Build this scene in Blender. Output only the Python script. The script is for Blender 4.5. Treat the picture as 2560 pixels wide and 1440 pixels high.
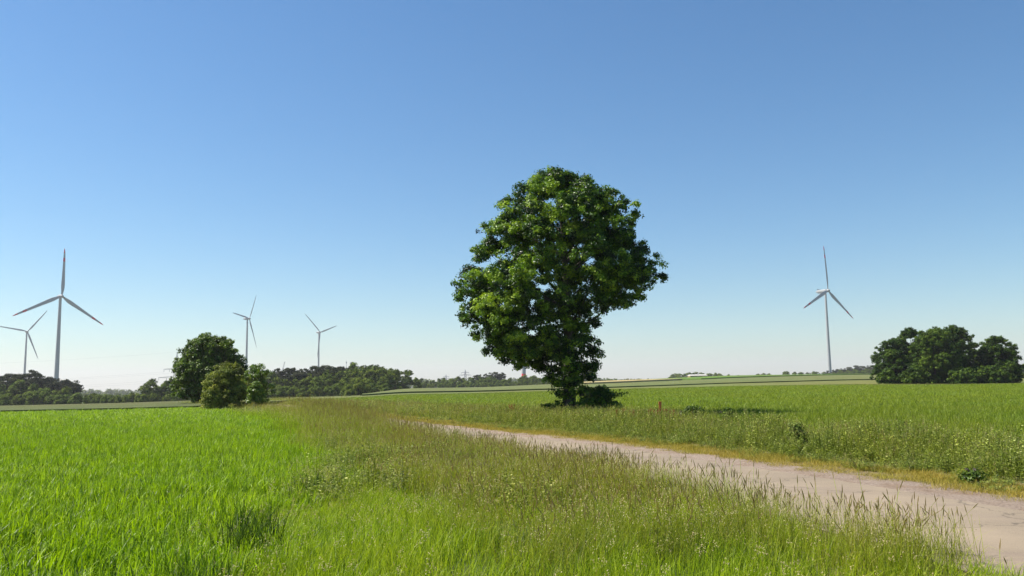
import bpy, math, random
import numpy as np
from mathutils import Vector, Matrix

for o in list(bpy.data.objects): bpy.data.objects.remove(o)
S = bpy.context.scene
R = math.radians
rng = np.random.default_rng(7)
random.seed(7)

# ------------------------------------------------------------------ camera
F = 2089.0; EYE = 1.65; PITCH = math.atan((964-720)/F); ROLL = 0.0135
cam_d = bpy.data.cameras.new('camera'); cam = bpy.data.objects.new('camera', cam_d)
S.collection.objects.link(cam); S.camera = cam
cam_d.sensor_width = 36; cam_d.lens = 36*F/2560; cam_d.clip_start = 0.1; cam_d.clip_end = 30000
Rm = Matrix.Rotation(R(90)+PITCH, 3, 'X') @ Matrix.Rotation(-ROLL, 3, 'Z')
cam.matrix_world = Matrix.Translation((0, 0, EYE)) @ Rm.to_4x4()
S.render.resolution_x = 1024; S.render.resolution_y = 576

# ------------------------------------------------------------------ light
SUN_AZ = R(-79); SUN_EL = R(53)                # azimuth clockwise from +Y (the view direction)
world = bpy.data.worlds.new('World'); S.world = world; world.use_nodes = True
nt = world.node_tree; nt.nodes.clear()
sky = nt.nodes.new('ShaderNodeTexSky'); sky.sky_type = 'NISHITA'; sky.sun_disc = False
sky.sun_elevation = SUN_EL; sky.sun_rotation = SUN_AZ
sky.altitude = 0; sky.air_density = 1.1; sky.dust_density = 0.3; sky.ozone_density = 4.5
bg = nt.nodes.new('ShaderNodeBackground'); bg.inputs[1].default_value = 0.073
wo = nt.nodes.new('ShaderNodeOutputWorld')
wb = nt.nodes.new('ShaderNodeMix'); wb.data_type = 'RGBA'; wb.blend_type = 'MULTIPLY'; wb.inputs[0].default_value = 1; wb.inputs[7].default_value = (.95, 1.03, 1.02, 1)   # camera white balance
hs = nt.nodes.new('ShaderNodeHueSaturation'); hs.inputs['Saturation'].default_value = 1.18
nt.links.new(sky.outputs[0], hs.inputs['Color']); nt.links.new(hs.outputs[0], wb.inputs[6]); nt.links.new(wb.outputs[2], bg.inputs[0]); nt.links.new(bg.outputs[0], wo.inputs[0])
sd_ = bpy.data.lights.new('sun', 'SUN'); sd_.energy = 5.0; sd_.angle = R(0.53); sd_.color = (1, .955, .88)
sun = bpy.data.objects.new('sun', sd_); S.collection.objects.link(sun)
sdir = Vector((math.sin(SUN_AZ)*math.cos(SUN_EL), math.cos(SUN_AZ)*math.cos(SUN_EL), math.sin(SUN_EL)))
sun.rotation_euler = (-sdir).to_track_quat('-Z', 'Y').to_euler(); sun.location = (0, 0, 60)
S.view_settings.view_transform = 'Standard'; S.view_settings.look = 'None'
S.view_settings.exposure = 0.85; S.view_settings.gamma = 1
S.render.engine = 'CYCLES'
S.cycles.max_bounces = 8; S.cycles.diffuse_bounces = 3; S.cycles.transmission_bounces = 4
S.cycles.glossy_bounces = 2; S.cycles.volume_bounces = 0; S.cycles.transparent_max_bounces = 6

# ------------------------------------------------------------------ helpers
def unproj(px, py, Y):
    """point of the photograph (2560 px wide) at distance Y in front of the camera"""
    d = Rm @ Vector(((px-1280)/F, (720-py)/F, -1))
    k = Y/d.y
    return (d.x*k, Y, EYE+d.z*k)

CX = np.array([-900, 0, 300, 700, 900, 1000, 1200, 1500, 1800, 2100, 2370, 2560, 3400.])
CY = np.array([1, 45, 100, 200, 330, 550, 1000, 3000, 9000.])
CZ = np.array([
 [0, 0, -.35, -1.75, -3.7, -5.4, -8, -12, -14],
 [0, 0, -.35, -1.75, -3.7, -5.4, -8, -12, -14],
 [0, 0, -.25, -1.5, -3.3, -4.9, -8, -12, -14],
 [0, 0, 0, -.7, -2.0, -3, -6, -10, -12],
 [0, 0, 0, -.4, -1.6, -2, -4, -8, -10],
 [0, 0, .1, .2, .5, .3, -2, -6, -8],
 [0, 0, .1, .2, .4, .3, -1, -4, -8],
 [0, .05, .3, .6, 1.3, 2.8, 2, -2, -8],
 [0, .05, .4, 1.0, 2.6, 5.5, 5, 0, -8],
 [0, .05, .4, 1.0, 2.8, 5.6, 5, 0, -8],
 [0, .05, .3, .6, 2.4, 5, 5, 0, -8],
 [0, .05, .3, .6, 2.2, 4.6, 5, 0, -8],
 [0, .05, .3, .6, 2.2, 4.6, 5, 0, -8]])
NU, NL = 240, 200
UG = np.linspace((-900-1280)/F, (3400-1280)/F, NU); LG = np.linspace(0, math.log(9000), NL)
_t = np.array([np.interp(LG, np.log(CY), r) for r in CZ])
G = np.array([np.interp(UG, (CX-1280)/F, _t[:, j]) for j in range(NL)]).T
def blur(a, n, ax):
    k = np.exp(-np.linspace(-2, 2, 2*n+1)**2); k /= k.sum()
    pad = [(0, 0), (0, 0)]; pad[ax] = (n, n); p = np.pad(a, pad, mode='edge')
    return np.apply_along_axis(lambda v: np.convolve(v, k, 'valid'), ax, p)
G = blur(blur(G, 4, 0), 4, 1)
def gz(X, Y):
    X = np.asarray(X, float); Y = np.asarray(Y, float)
    u = np.clip(X/np.maximum(Y, 30), UG[0], UG[-1]-1e-6); l = np.log(np.clip(Y, 1, 8999))
    a = (u-UG[0])/(UG[1]-UG[0]); b = l/(LG[1]-LG[0])
    i = np.clip(a.astype(int), 0, NU-2); j = np.clip(b.astype(int), 0, NL-2); a = a-i; b = b-j
    return (G[i, j]*(1-a)*(1-b)+G[i+1, j]*a*(1-b)+G[i, j+1]*(1-a)*b+G[i+1, j+1]*a*b)

def vnoise(p, scale, seed=0):
    """cheap smooth value noise 0..1, any dimension"""
    p = np.asarray(p, float)/scale; i = np.floor(p).astype(np.int64); f = p-i; f = f*f*(3-2*f)
    D = p.shape[1]; out = np.zeros(len(p))
    for c in range(2**D):
        o = np.array([(c >> k) & 1 for k in range(D)]); q = i+o
        h = (q*np.array([73856093, 19349663, 83492791][:D])).sum(1)+seed*9973
        h = (h ^ (h >> 13))*1274126177; h = (h ^ (h >> 16)) & 0xFFFFFF
        out += h/0xFFFFFF*np.prod(np.where(o, f, 1-f), 1)
    return out

def link(o, parent=None):
    S.collection.objects.link(o)
    if parent: o.parent = parent
    return o
def tag(o, label, cat, group=None, kind=None):
    if label: o['label'] = label
    if cat: o['category'] = cat
    if group: o['group'] = group
    if kind: o['kind'] = kind
    return o
def empty(name, loc, rz=0):
    o = bpy.data.objects.new(name, None); o.location = loc; o.rotation_euler = (0, 0, rz)
    o.empty_display_size = .3
    return link(o)
def mesh_np(name, V, Fc, mat, tint=None, smooth=False, mats=None, midx=None):
    """V (n,3); Fc: list of int arrays (m,k) of faces"""
    me = bpy.data.meshes.new(name)
    V = np.asarray(V, np.float32); me.vertices.add(len(V)); me.vertices.foreach_set('co', V.ravel())
    if isinstance(Fc, np.ndarray): Fc = [Fc]
    tot = np.concatenate([np.full(len(f), f.shape[1]) for f in Fc]); idx = np.concatenate([f.ravel() for f in Fc])
    me.loops.add(len(idx)); me.loops.foreach_set('vertex_index', idx.astype(np.int32))
    me.polygons.add(len(tot)); st = np.concatenate([[0], np.cumsum(tot)[:-1]])
    me.polygons.foreach_set('loop_start', st.astype(np.int32)); me.polygons.foreach_set('loop_total', tot.astype(np.int32))
    if midx is not None: me.polygons.foreach_set('material_index', np.asarray(midx, np.int32))
    me.update(calc_edges=True)
    me.polygons.foreach_set('use_smooth', np.full(len(tot), bool(smooth)))
    if tint is not None:
        a = me.attributes.new('tint', 'FLOAT', 'FACE'); a.data.foreach_set('value', np.asarray(tint, np.float32))
    for m in (mats or [mat]): me.materials.append(m)
    return me
def ob(name, me, parent=None, loc=None):
    o = bpy.data.objects.new(name, me)
    if loc is not None: o.location = loc
    return link(o, parent)

class MB:
    def __init__(s): s.v = []; s.f = []; s.m = []
    def ring_tube(s, pts, rad, n=8, mi=0, cap=True):
        pts = [Vector(p) for p in pts]; b0 = len(s.v); up = Vector((0, 0, 1))
        for i, p in enumerate(pts):
            t = (pts[min(i+1, len(pts)-1)]-pts[max(i-1, 0)]).normalized()
            a = t.cross(Vector((0.31, .95, .05))).normalized(); b = t.cross(a)
            for k in range(n):
                w = 2*math.pi*k/n; s.v.append(tuple(p+(a*math.cos(w)+b*math.sin(w))*rad[i]))
        for i in range(len(pts)-1):
            for k in range(n):
                q = b0+i*n; s.f.append((q+k, q+(k+1) % n, q+n+(k+1) % n, q+n+k)); s.m.append(mi)
        if cap:
            s.f.append(tuple(b0+k for k in range(n))[::-1]); s.m.append(mi)
            q = b0+(len(pts)-1)*n; s.f.append(tuple(q+k for k in range(n))); s.m.append(mi)
    def box(s, c, d, mi=0, M=None):
        b0 = len(s.v)
        for x in (-1, 1):
            for y in (-1, 1):
                for z in (-1, 1):
                    p = Vector((c[0]+x*d[0]/2, c[1]+y*d[1]/2, c[2]+z*d[2]/2))
                    s.v.append(tuple(M @ p if M else p))
        for q in ((0, 1, 3, 2), (4, 6, 7, 5), (0, 4, 5, 1), (2, 3, 7, 6), (0, 2, 6, 4), (1, 5, 7, 3)):
            s.f.append(tuple(b0+k for k in q)); s.m.append(mi)
    def mesh(s, name, mats, smooth=True):
        me = bpy.data.meshes.new(name); me.from_pydata(s.v, [], s.f)
        for m in (mats if isinstance(mats, list) else [mats]): me.materials.append(m)
        me.polygons.foreach_set('material_index', s.m)
        me.polygons.foreach_set('use_smooth', [bool(smooth)]*len(s.f))
        me.update(); return me

# ------------------------------------------------------------------ materials
def newmat(name):
    m = bpy.data.materials.new(name); m.use_nodes = True; n = m.node_tree; n.nodes.clear()
    return m, n, n.nodes.new('ShaderNodeOutputMaterial')
def N(n, t, **k):
    x = n.nodes.new(t)
    for a, b in k.items(): setattr(x, a, b)
    return x
def ramp(n, fac, stops, interp='LINEAR'):
    r = N(n, 'ShaderNodeValToRGB'); r.color_ramp.interpolation = interp
    e = r.color_ramp.elements
    while len(e) < len(stops): e.new(.5)
    for i, (p, c) in enumerate(stops): e[i].position = p; e[i].color = (*c, 1)
    n.links.new(fac, r.inputs[0]); return r.outputs[0]
def noise(n, scale, detail=4, rough=.55, vec=None, stretch=None):
    t = N(n, 'ShaderNodeTexNoise'); t.inputs['Scale'].default_value = scale
    t.inputs['Detail'].default_value = detail; t.inputs['Roughness'].default_value = rough
    if vec is None: vec = N(n, 'ShaderNodeNewGeometry').outputs['Position']
    if stretch:
        mp = N(n, 'ShaderNodeMapping'); mp.inputs['Scale'].default_value = stretch[0]; mp.inputs['Rotation'].default_value = (0, 0, stretch[1])
        n.links.new(vec, mp.inputs[0]); vec = mp.outputs[0]
    n.links.new(vec, t.inputs['Vector']); return t.outputs['Fac']
def mixc(n, f, a, b, blend='MIX'):
    m = N(n, 'ShaderNodeMix', data_type='RGBA', blend_type=blend)
    for s, v in ((m.inputs[0], f), (m.inputs[6], a), (m.inputs[7], b)):
        if isinstance(v, (int, float)): s.default_value = v
        elif isinstance(v, tuple): s.default_value = (*v, 1)
        else: n.links.new(v, s)
    return m.outputs[2]

def leaf_mat(name, stops, trans=.35, rough=.45, spec=.35, pscale=.35, pamt=.5, patch=(1.25, .95, .5), tgain=(1.15, 1.2, .55)):
    """leaf / blade: colour from a per-leaf tint, drifting in patches over the ground; partly translucent"""
    m, n, out = newmat(name)
    at = N(n, 'ShaderNodeAttribute', attribute_name='tint')
    c = ramp(n, at.outputs['Fac'], stops)
    pn = noise(n, pscale, 3, .6)
    mr = N(n, 'ShaderNodeMapRange'); mr.inputs[1].default_value = .35; mr.inputs[2].default_value = .7
    mr.inputs[3].default_value = 0; mr.inputs[4].default_value = pamt; n.links.new(pn, mr.inputs[0])
    c2 = mixc(n, 1.0, c, patch, 'MULTIPLY'); c = mixc(n, mr.outputs[0], c, c2)
    p = N(n, 'ShaderNodeBsdfPrincipled'); p.inputs['Roughness'].default_value = rough
    p.inputs['Specular IOR Level'].default_value = spec; n.links.new(c, p.inputs['Base Color'])
    t = N(n, 'ShaderNodeBsdfTranslucent'); n.links.new(mixc(n, 1.0, c, tgain, 'MULTIPLY'), t.inputs[0])
    mx = N(n, 'ShaderNodeMixShader'); mx.inputs[0].default_value = trans
    n.links.new(p.outputs[0], mx.inputs[1]); n.links.new(t.outputs[0], mx.inputs[2]); n.links.new(mx.outputs[0], out.inputs[0])
    return m
def surf_mat(name, stops, scale=1, rough=.85, bump=.3, bscale=None, detail=5, stretch=None, spec=.3, bdist=.05, second=None):
    m, n, out = newmat(name)
    c = ramp(n, noise(n, scale, detail, .6, stretch=stretch), stops)
    if second:
        c = mixc(n, ramp(n, noise(n, second[0], 3, .6), [(second[1], (0, 0, 0)), (second[2], (1, 1, 1))]), c, mixc(n, 1.0, c, second[3], 'MULTIPLY'))
    p = N(n, 'ShaderNodeBsdfPrincipled'); p.inputs['Roughness'].default_value = rough
    p.inputs['Specular IOR Level'].default_value = spec; n.links.new(c, p.inputs['Base Color'])
    if bump:
        b = N(n, 'ShaderNodeBump'); b.inputs['Strength'].default_value = bump; b.inputs['Distance'].default_value = bdist
        n.links.new(noise(n, bscale or scale*4, 6, .7), b.inputs['Height']); n.links.new(b.outputs[0], p.inputs['Normal'])
    n.links.new(p.outputs[0], out.inputs[0]); return m

M = {}
M['wheat'] = leaf_mat('wheat_blades', [(0, (.03, .06, .005)), (.38, (.215, .325, .006)), (.8, (.40, .54, .010)), (1, (.52, .55, .14))], .42, .45, .25, pscale=.45, pamt=.8, patch=(.68, .80, .7))
M['crop'] = leaf_mat('crop_blades', [(0, (.04, .07, .008)), (.45, (.165, .24, .014)), (.85, (.27, .35, .025)), (1, (.42, .46, .12))], .38, .5, .25, pscale=.12, pamt=.5)
M['meadow'] = leaf_mat('meadow_blades', [(0, (.04, .07, .006)), (.42, (.235, .35, .012)), (.85, (.42, .54, .03)), (1, (.58, .60, .18))], .42, .45, .2, pscale=.5, pamt=.8, patch=(1.15, .95, .9))
M['straw'] = leaf_mat('ripening_blades', [(0, (.045, .065, .012)), (.45, (.20, .255, .030)), (.85, (.37, .41, .06)), (1, (.62, .60, .22))], .38, .5, .2, pscale=.5, pamt=.8, patch=(1.12, .9, .85))
M['seed'] = leaf_mat('seed_heads', [(0, (.20, .155, .075)), (.5, (.37, .32, .15)), (1, (.50, .46, .24))], .3, .6, .3, pscale=.6, pamt=.6, patch=(1.15, .85, .75))
M['weed'] = leaf_mat('weed_leaves', [(0, (.035, .05, .010)), (.45, (.17, .225, .038)), (.85, (.32, .38, .075)), (1, (.50, .54, .20))], .35, .5, .2, pscale=.45, pamt=.7, patch=(1.25, 1.05, .6))
M['dry'] = leaf_mat('dry_grass', [(0, (.16, .14, .02)), (.4, (.36, .26, .045)), (1, (.56, .42, .10))], .3, .6, .15, pscale=1.2, pamt=.6, patch=(.6, .85, .5))
M['tuft'] = leaf_mat('tuft_blades', [(0, (.02, .045, .008)), (.6, (.05, .10, .012)), (1, (.09, .15, .02))], .3, .5, .15)
M['red'] = leaf_mat('dock_heads', [(0, (.16, .05, .025)), (1, (.34, .13, .06))], .2, .7, .2)
M['leaf'] = leaf_mat('tree_leaves', [(0, (.008, .024, .004)), (.42, (.045, .105, .008)), (.8, (.145, .26, .016)), (1, (.34, .46, .05))], .36, .4, .35, pscale=.5, pamt=.5, patch=(1.25, 1.1, .7))
M['maple'] = leaf_mat('maple_leaves', [(0, (.018, .04, .006)), (.45, (.085, .145, .014)), (1, (.22, .31, .035))], .3, .45, .25, pscale=.5, pamt=.4)
M['haw'] = leaf_mat('hawthorn_leaves', [(0, (.05, .075, .012)), (.45, (.18, .225, .032)), (1, (.36, .41, .08))], .3, .5, .2, pscale=.8, pamt=.7, patch=(1.2, .9, .8))
M['young'] = leaf_mat('young_leaves', [(0, (.05, .09, .01)), (.5, (.13, .21, .018)), (1, (.24, .33, .03))], .35, .4, .4)
M['clump'] = leaf_mat('oak_leaves', [(0, (.008, .022, .004)), (.45, (.042, .088, .010)), (1, (.15, .23, .022))], .28, .5, .15, pscale=.13, pamt=.7, patch=(1.4, 1.2, .6))
M['light'] = leaf_mat('field_bush_leaves', [(0, (.04, .065, .012)), (.5, (.15, .20, .03)), (1, (.29, .35, .06))], .25, .6, .1)
M['broad'] = leaf_mat('wood_leaves', [(0, (.03, .055, .010)), (.5, (.115, .17, .022)), (1, (.24, .31, .04))], .25, .6, .1, pscale=.06, pamt=.8, patch=(1.3, 1.1, .8))
M['pine'] = leaf_mat('pine_needles', [(0, (.02, .030, .012)), (.5, (.052, .068, .024)), (1, (.10, .12, .042))], .08, .7, .15, pscale=.06, pamt=.5, patch=(1.3, 1.0, .9))
M['bark'] = surf_mat('bark', [(.3, (.05, .04, .03)), (.7, (.13, .11, .085))], 6, .9, .8, 25, bdist=.03)
M['ground'] = surf_mat('ground_soil', [(.3, (.028, .045, .012)), (.55, (.05, .075, .016)), (.75, (.09, .085, .04))], 1.2, .95, .6, 30)
M['concrete'] = None
M['white'] = surf_mat('turbine_paint', [(.3, (.33, .33, .32)), (.7, (.37, .37, .36))], .05, .4, 0)
M['redp'] = surf_mat('red_paint', [(.3, (.72, .01, .01)), (.7, (.78, .015, .015))], .1, .45, 0)
M['steel'] = surf_mat('galvanised_steel', [(.3, (.22, .23, .24)), (.7, (.3, .31, .32))], 2, .5, 0)
M['orange'] = surf_mat('orange_paint', [(.3, (.5, .13, .04)), (.7, (.6, .18, .06))], 9, .6, 0)

# concrete: stains, fine cracks of tone, gritty bump
m, n, out = newmat('road_concrete')
c = ramp(n, noise(n, .7, 5, .6), [(.3, (.20, .158, .105)), (.55, (.23, .184, .124)), (.75, (.275, .224, .157))])
c = mixc(n, .35, c, ramp(n, noise(n, 60, 3, .7), [(.35, (.14, .10, .065)), (.65, (.35, .27, .19))]))
c = mixc(n, ramp(n, noise(n, 1.3, 5, .7, stretch=((.22, 1.6, 1), R(-68))), [(.50, (0, 0, 0)), (.68, (.8, .8, .8))]), c, (.20, .15, .115))
c = mixc(n, ramp(n, noise(n, .35, 6, .65), [(.45, (0, 0, 0)), (.65, (.6, .6, .6))]), c, (.30, .232, .155))
c = mixc(n, ramp(n, noise(n, 7, 4, .7), [(.62, (0, 0, 0)), (.75, (.7, .7, .7))]), c, (.16, .115, .08))
vo = N(n, 'ShaderNodeTexVoronoi', feature='DISTANCE_TO_EDGE'); vo.inputs['Scale'].default_value = .55
wq = N(n, 'ShaderNodeNewGeometry'); wn = N(n, 'ShaderNodeTexNoise'); wn.inputs['Scale'].default_value = 1.6; wn.inputs['Detail'].default_value = 5; n.links.new(wq.outputs['Position'], wn.inputs['Vector'])
va = N(n, 'ShaderNodeVectorMath', operation='MULTIPLY_ADD'); n.links.new(wn.outputs['Color'], va.inputs[0]); va.inputs[1].default_value = (1.1, 1.1, 0); n.links.new(wq.outputs['Position'], va.inputs[2]); n.links.new(va.outputs[0], vo.inputs['Vector'])
c = mixc(n, ramp(n, vo.outputs['Distance'], [(.0, (.75, .75, .75)), (.010, (0, 0, 0))]), c, (.07, .055, .04))      # hairline cracks
p = N(n, 'ShaderNodeBsdfPrincipled'); p.inputs['Roughness'].default_value = .85; p.inputs['Specular IOR Level'].default_value = .3
b = N(n, 'ShaderNodeBump'); b.inputs['Strength'].default_value = .5; b.inputs['Distance'].default_value = .01
n.links.new(noise(n, 45, 6, .7), b.inputs['Height']); n.links.new(b.outputs[0], p.inputs['Normal'])
n.links.new(c, p.inputs['Base Color']); n.links.new(p.outputs[0], out.inputs[0]); M['concrete'] = m
M['gravel'] = surf_mat('gravel', [(.3, (.17, .12, .085)), (.5, (.30, .225, .165)), (.7, (.40, .32, .25))], 30, .95, 1.0, 40, detail=6, bdist=.04, second=(1.6, .45, .7, (.8, .72, .62)))

# ------------------------------------------------------------------ ground
rows = np.concatenate([np.linspace(-80, 8, 12), 8*1.045**np.arange(1, 162)]); rows = rows[rows < 9000]
cols = np.linspace(-1.35, 1.35, 170)
Yg, Ug = np.meshgrid(rows, cols, indexing='ij'); Xg = Ug*np.maximum(Yg, 70)
V = np.stack([Xg, Yg, gz(Xg, Yg)], -1).reshape(-1, 3); nr, nc = len(rows), len(cols)
i = np.arange(nr-1)[:, None]*nc+np.arange(nc-1)[None]; i = i.ravel()
quads = np.stack([i, i+1, i+nc+1, i+nc], 1)
tag(ob('ground', mesh_np('ground', V, quads, M['ground'], smooth=True)), None, None, kind='structure')

def strip(name, pts, h, mat, nu=160, nt_=24, amp=0.0):
    """field sheet: pts = [(px, Ynear, Yfar)] across the view, draped h above the terrain, closed at its near and far edge"""
    P = np.array(pts, float); u = np.linspace((P[0, 0]-1280)/F, (P[-1, 0]-1280)/F, nu)
    a = np.interp(u, (P[:, 0]-1280)/F, P[:, 1]); b_ = np.interp(u, (P[:, 0]-1280)/F, P[:, 2])
    t = np.linspace(0, 1, nt_)[:, None]; Y = a[None]*(b_[None]/a[None])**t; X = u[None]*Y
    Z = gz(X, Y)+h+amp*(vnoise(np.stack([X.ravel(), Y.ravel()], 1), 3).reshape(X.shape)-.5)
    X = np.concatenate([X[:1], X, X[-1:]]); Y2 = np.concatenate([Y[:1], Y, Y[-1:]]); Z = np.concatenate([Z[:1]-h+.01, Z, Z[-1:]-h+.01])
    V = np.stack([X, Y2, Z], -1).reshape(-1, 3); r_ = X.shape[0]
    i = (np.arange(r_-1)[:, None]*nu+np.arange(nu-1)[None]).ravel()
    o = ob(name, mesh_np(name, V, np.stack([i, i+1, i+nu+1, i+nu], 1), mat, smooth=False)); o['kind'] = 'structure'; return o
def field_mat(name, c1, c2, c3, sc=.25, rot=0.3):
    return surf_mat(name, [(.3, c1), (.5, c2), (.72, c3)], sc, .95, .9, 1.4, 6, ((1, .35, 1), rot), .1, .25, second=(.02, .4, .6, (1.12, .95, .9)))
fm_pale = field_mat('pale_crop', (.105, .125, .036), (.13, .15, .045), (.155, .175, .058))
fm_left = field_mat('oat_crop', (.070, .088, .030), (.088, .105, .036), (.105, .122, .043))
fm_mid = field_mat('barley_crop', (.09, .115, .04), (.115, .14, .048), (.14, .165, .058))
fm_grn = field_mat('green_crop', (.075, .13, .022), (.095, .165, .028), (.12, .19, .036))
fm_tan = field_mat('ripening_crop', (.24, .22, .09), (.33, .28, .13), (.40, .35, .18))
fm_yel = field_mat('rapeseed_crop', (.32, .33, .02), (.42, .42, .03), (.5, .48, .04))
strip('oat_field', [(-700, 71, 190), (0, 71, 205), (480, 73, 205), (600, 81, 190), (673, 88, 175)], .35, fm_left)
strip('pale_field', [(673, 88, 170), (941, 134, 156), (1340, 142, 168), (1477, 143, 168), (1800, 143, 200), (2200, 150, 240), (2700, 158, 262), (3300, 160, 270)], .35, fm_pale)
strip('valley_field', [(-700, 203, 480), (0, 213, 480), (673, 182, 480), (900, 160, 500)], .25, fm_left)
strip('barley_field', [(905, 160, 420), (1000, 165, 600), (1100, 167, 640), (1340, 170, 640), (1440, 170, 400), (1477, 170, 328), (1749, 195, 330), (2200, 243, 455), (2700, 266, 470), (3300, 274, 480)], .6, fm_mid)
strip('ripe_field', [(1400, 335, 520), (1474, 335, 520), (1560, 335, 460), (1660, 335, 370), (1700, 335, 345)], 1.2, fm_tan)
strip('green_field', [(1400, 525, 640), (1474, 525, 640), (1560, 465, 640), (1660, 375, 640), (1700, 350, 640), (1749, 336, 640), (2200, 460, 660), (3300, 485, 680)], .95, fm_grn)
strip('rapeseed_field', [(2528, 268, 330), (2600, 268, 330), (3300, 276, 340)], .9, fm_yel, nu=60)

# ------------------------------------------------------------------ lane
ctrl = np.array([(10.6, -10), (9.6, -3), (8.4, 4), (6.85, 11), (5.0, 17), (2.4, 24), (-2.2, 34.5), (-7, 46), (-12.5, 60), (-19, 76), (-28, 95)])
tt = np.arange(len(ctrl)); ts = np.linspace(0, len(ctrl)-1, 300)
def smooth_curve(c, ts):
    n_ = len(c); out = []
    for t in ts:
        i = min(int(t), n_-2); f = t-i; p0 = c[max(i-1, 0)]; p1 = c[i]; p2 = c[i+1]; p3 = c[min(i+2, n_-1)]
        out.append(.5*((2*p1)+(-p0+p2)*f+(2*p0-5*p1+4*p2-p3)*f*f+(-p0+3*p1-3*p2+p3)*f**3))
    return np.array(out)
RE = smooth_curve(ctrl, ts)
RT = np.gradient(RE, axis=0); RT /= np.linalg.norm(RT, axis=1)[:, None]; RN = np.stack([RT[:, 1], -RT[:, 0]], 1)   # points right
RS = np.concatenate([[0], np.cumsum(np.linalg.norm(np.diff(RE, axis=0), axis=1))])
bctrl = np.array([(-1.6, -8), (-1.9, 0), (-2.4, 5), (-2.75, 9), (-3.4, 15), (-4.5, 20), (-7.5, 30), (-12, 42), (-18, 55), (-27, 75), (-37, 95)], float)
BE = smooth_curve(bctrl, np.linspace(0, len(bctrl)-1, 220))
BT = np.gradient(BE, axis=0); BT /= np.linalg.norm(BT, axis=1)[:, None]; BN = np.stack([BT[:, 1], -BT[:, 0]], 1)
def sdist(P, C, Nn):
    out = np.empty(len(P))
    for k in range(0, len(P), 20000):
        q = P[k:k+20000]; d = q[:, None]-C[None]; j = (d**2).sum(-1).argmin(1)
        out[k:k+20000] = (d[np.arange(len(q)), j]*Nn[j]).sum(1)
    return out
def ribbon(name, o0, o1, z, mat, s0=0, s1=1e9, w=2, jag=0, seed=1):
    k = (RS >= s0) & (RS <= s1); C = RE[k]; n2 = RN[k]; ss = RS[k]; rows_ = []
    for q in range(w+1):
        off = o0+(o1-o0)*q/w
        off = np.full(len(C), off)
        if jag and q in (0, w): off = off+jag*(vnoise(np.stack([ss*3, ss*0+q*7], 1), 1.3, seed)-.5)
        p_ = C+n2*off[:, None]; rows_.append(np.concatenate([p_, (gz(p_[:, 0], p_[:, 1])+z)[:, None]], 1))
    V = np.concatenate(rows_); L = len(C); i = (np.arange(w)[:, None]*L+np.arange(L-1)[None]).ravel()
    o = ob(name, mesh_np(name, V, np.stack([i, i+L, i+L+1, i+1], 1), mat)); o['kind'] = 'structure'; return o
ribbon('verge_soil', -5.2, 1.6, .010, surf_mat('verge_soil', [(.3, (.16, .125, .06)), (.6, (.24, .18, .09)), (.8, (.13, .15, .05))], 3, .95, .8, 30), w=4, jag=.3)
ribbon('gravel_shoulder', -1.1, .12, .018, M['gravel'], w=6, jag=.34, seed=3)
# concrete slabs, parted by narrow joints
jz = [.75]
LANE0 = -3.85; LANE1 = -.82
cuts = [0.05]
base = np.interp(11.2, RE[:, 1], RS)
s = base-4.65*6
slabs = []
V = []; Fq = []
def lane_pt(s, off):
    x = np.interp(s, RS, RE[:, 0]); y = np.interp(s, RS, RE[:, 1]); nx = np.interp(s, RS, RN[:, 0]); ny = np.interp(s, RS, RN[:, 1])
    return x+nx*off, y+ny*off
while s < RS[-1]-6:
    a0, a1 = max(s+.005, .1), s+4.65-.005
    if a1 > .3:
        nn = 6; b0 = len(V); hh = random.uniform(-.003, .003)
        for q in range(nn+1):
            ss = a0+(a1-a0)*q/nn
            for k, (off, dz) in enumerate(((LANE0, -.06), (LANE0, 0), (LANE0+.8, .008), ((LANE0+LANE1)/2, .014), (LANE1-.8, .008), (LANE1, 0), (LANE1, -.06))):
                jag = .035*(vnoise([[ss*2.0, k*3.]], 1, 5)[0]-.5) if k in (0, 1, 5, 6) else 0
                x, y = lane_pt(ss, off+jag); V.append((x, y, float(gz(x, y))+.028+hh+dz))
        for q in range(nn):
            for k in range(6):
                e = b0+q*7+k; Fq.append((e, e+1, e+8, e+7))
        Fq += [(b0+0, b0+1, b0+2, b0+3), (b0+3, b0+4, b0+5, b0+6)]
    s += 4.65
o = ob('concrete_lane', mesh_np('concrete_lane', np.array(V), np.array(Fq), M['concrete'])); o['kind'] = 'structure'

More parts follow.
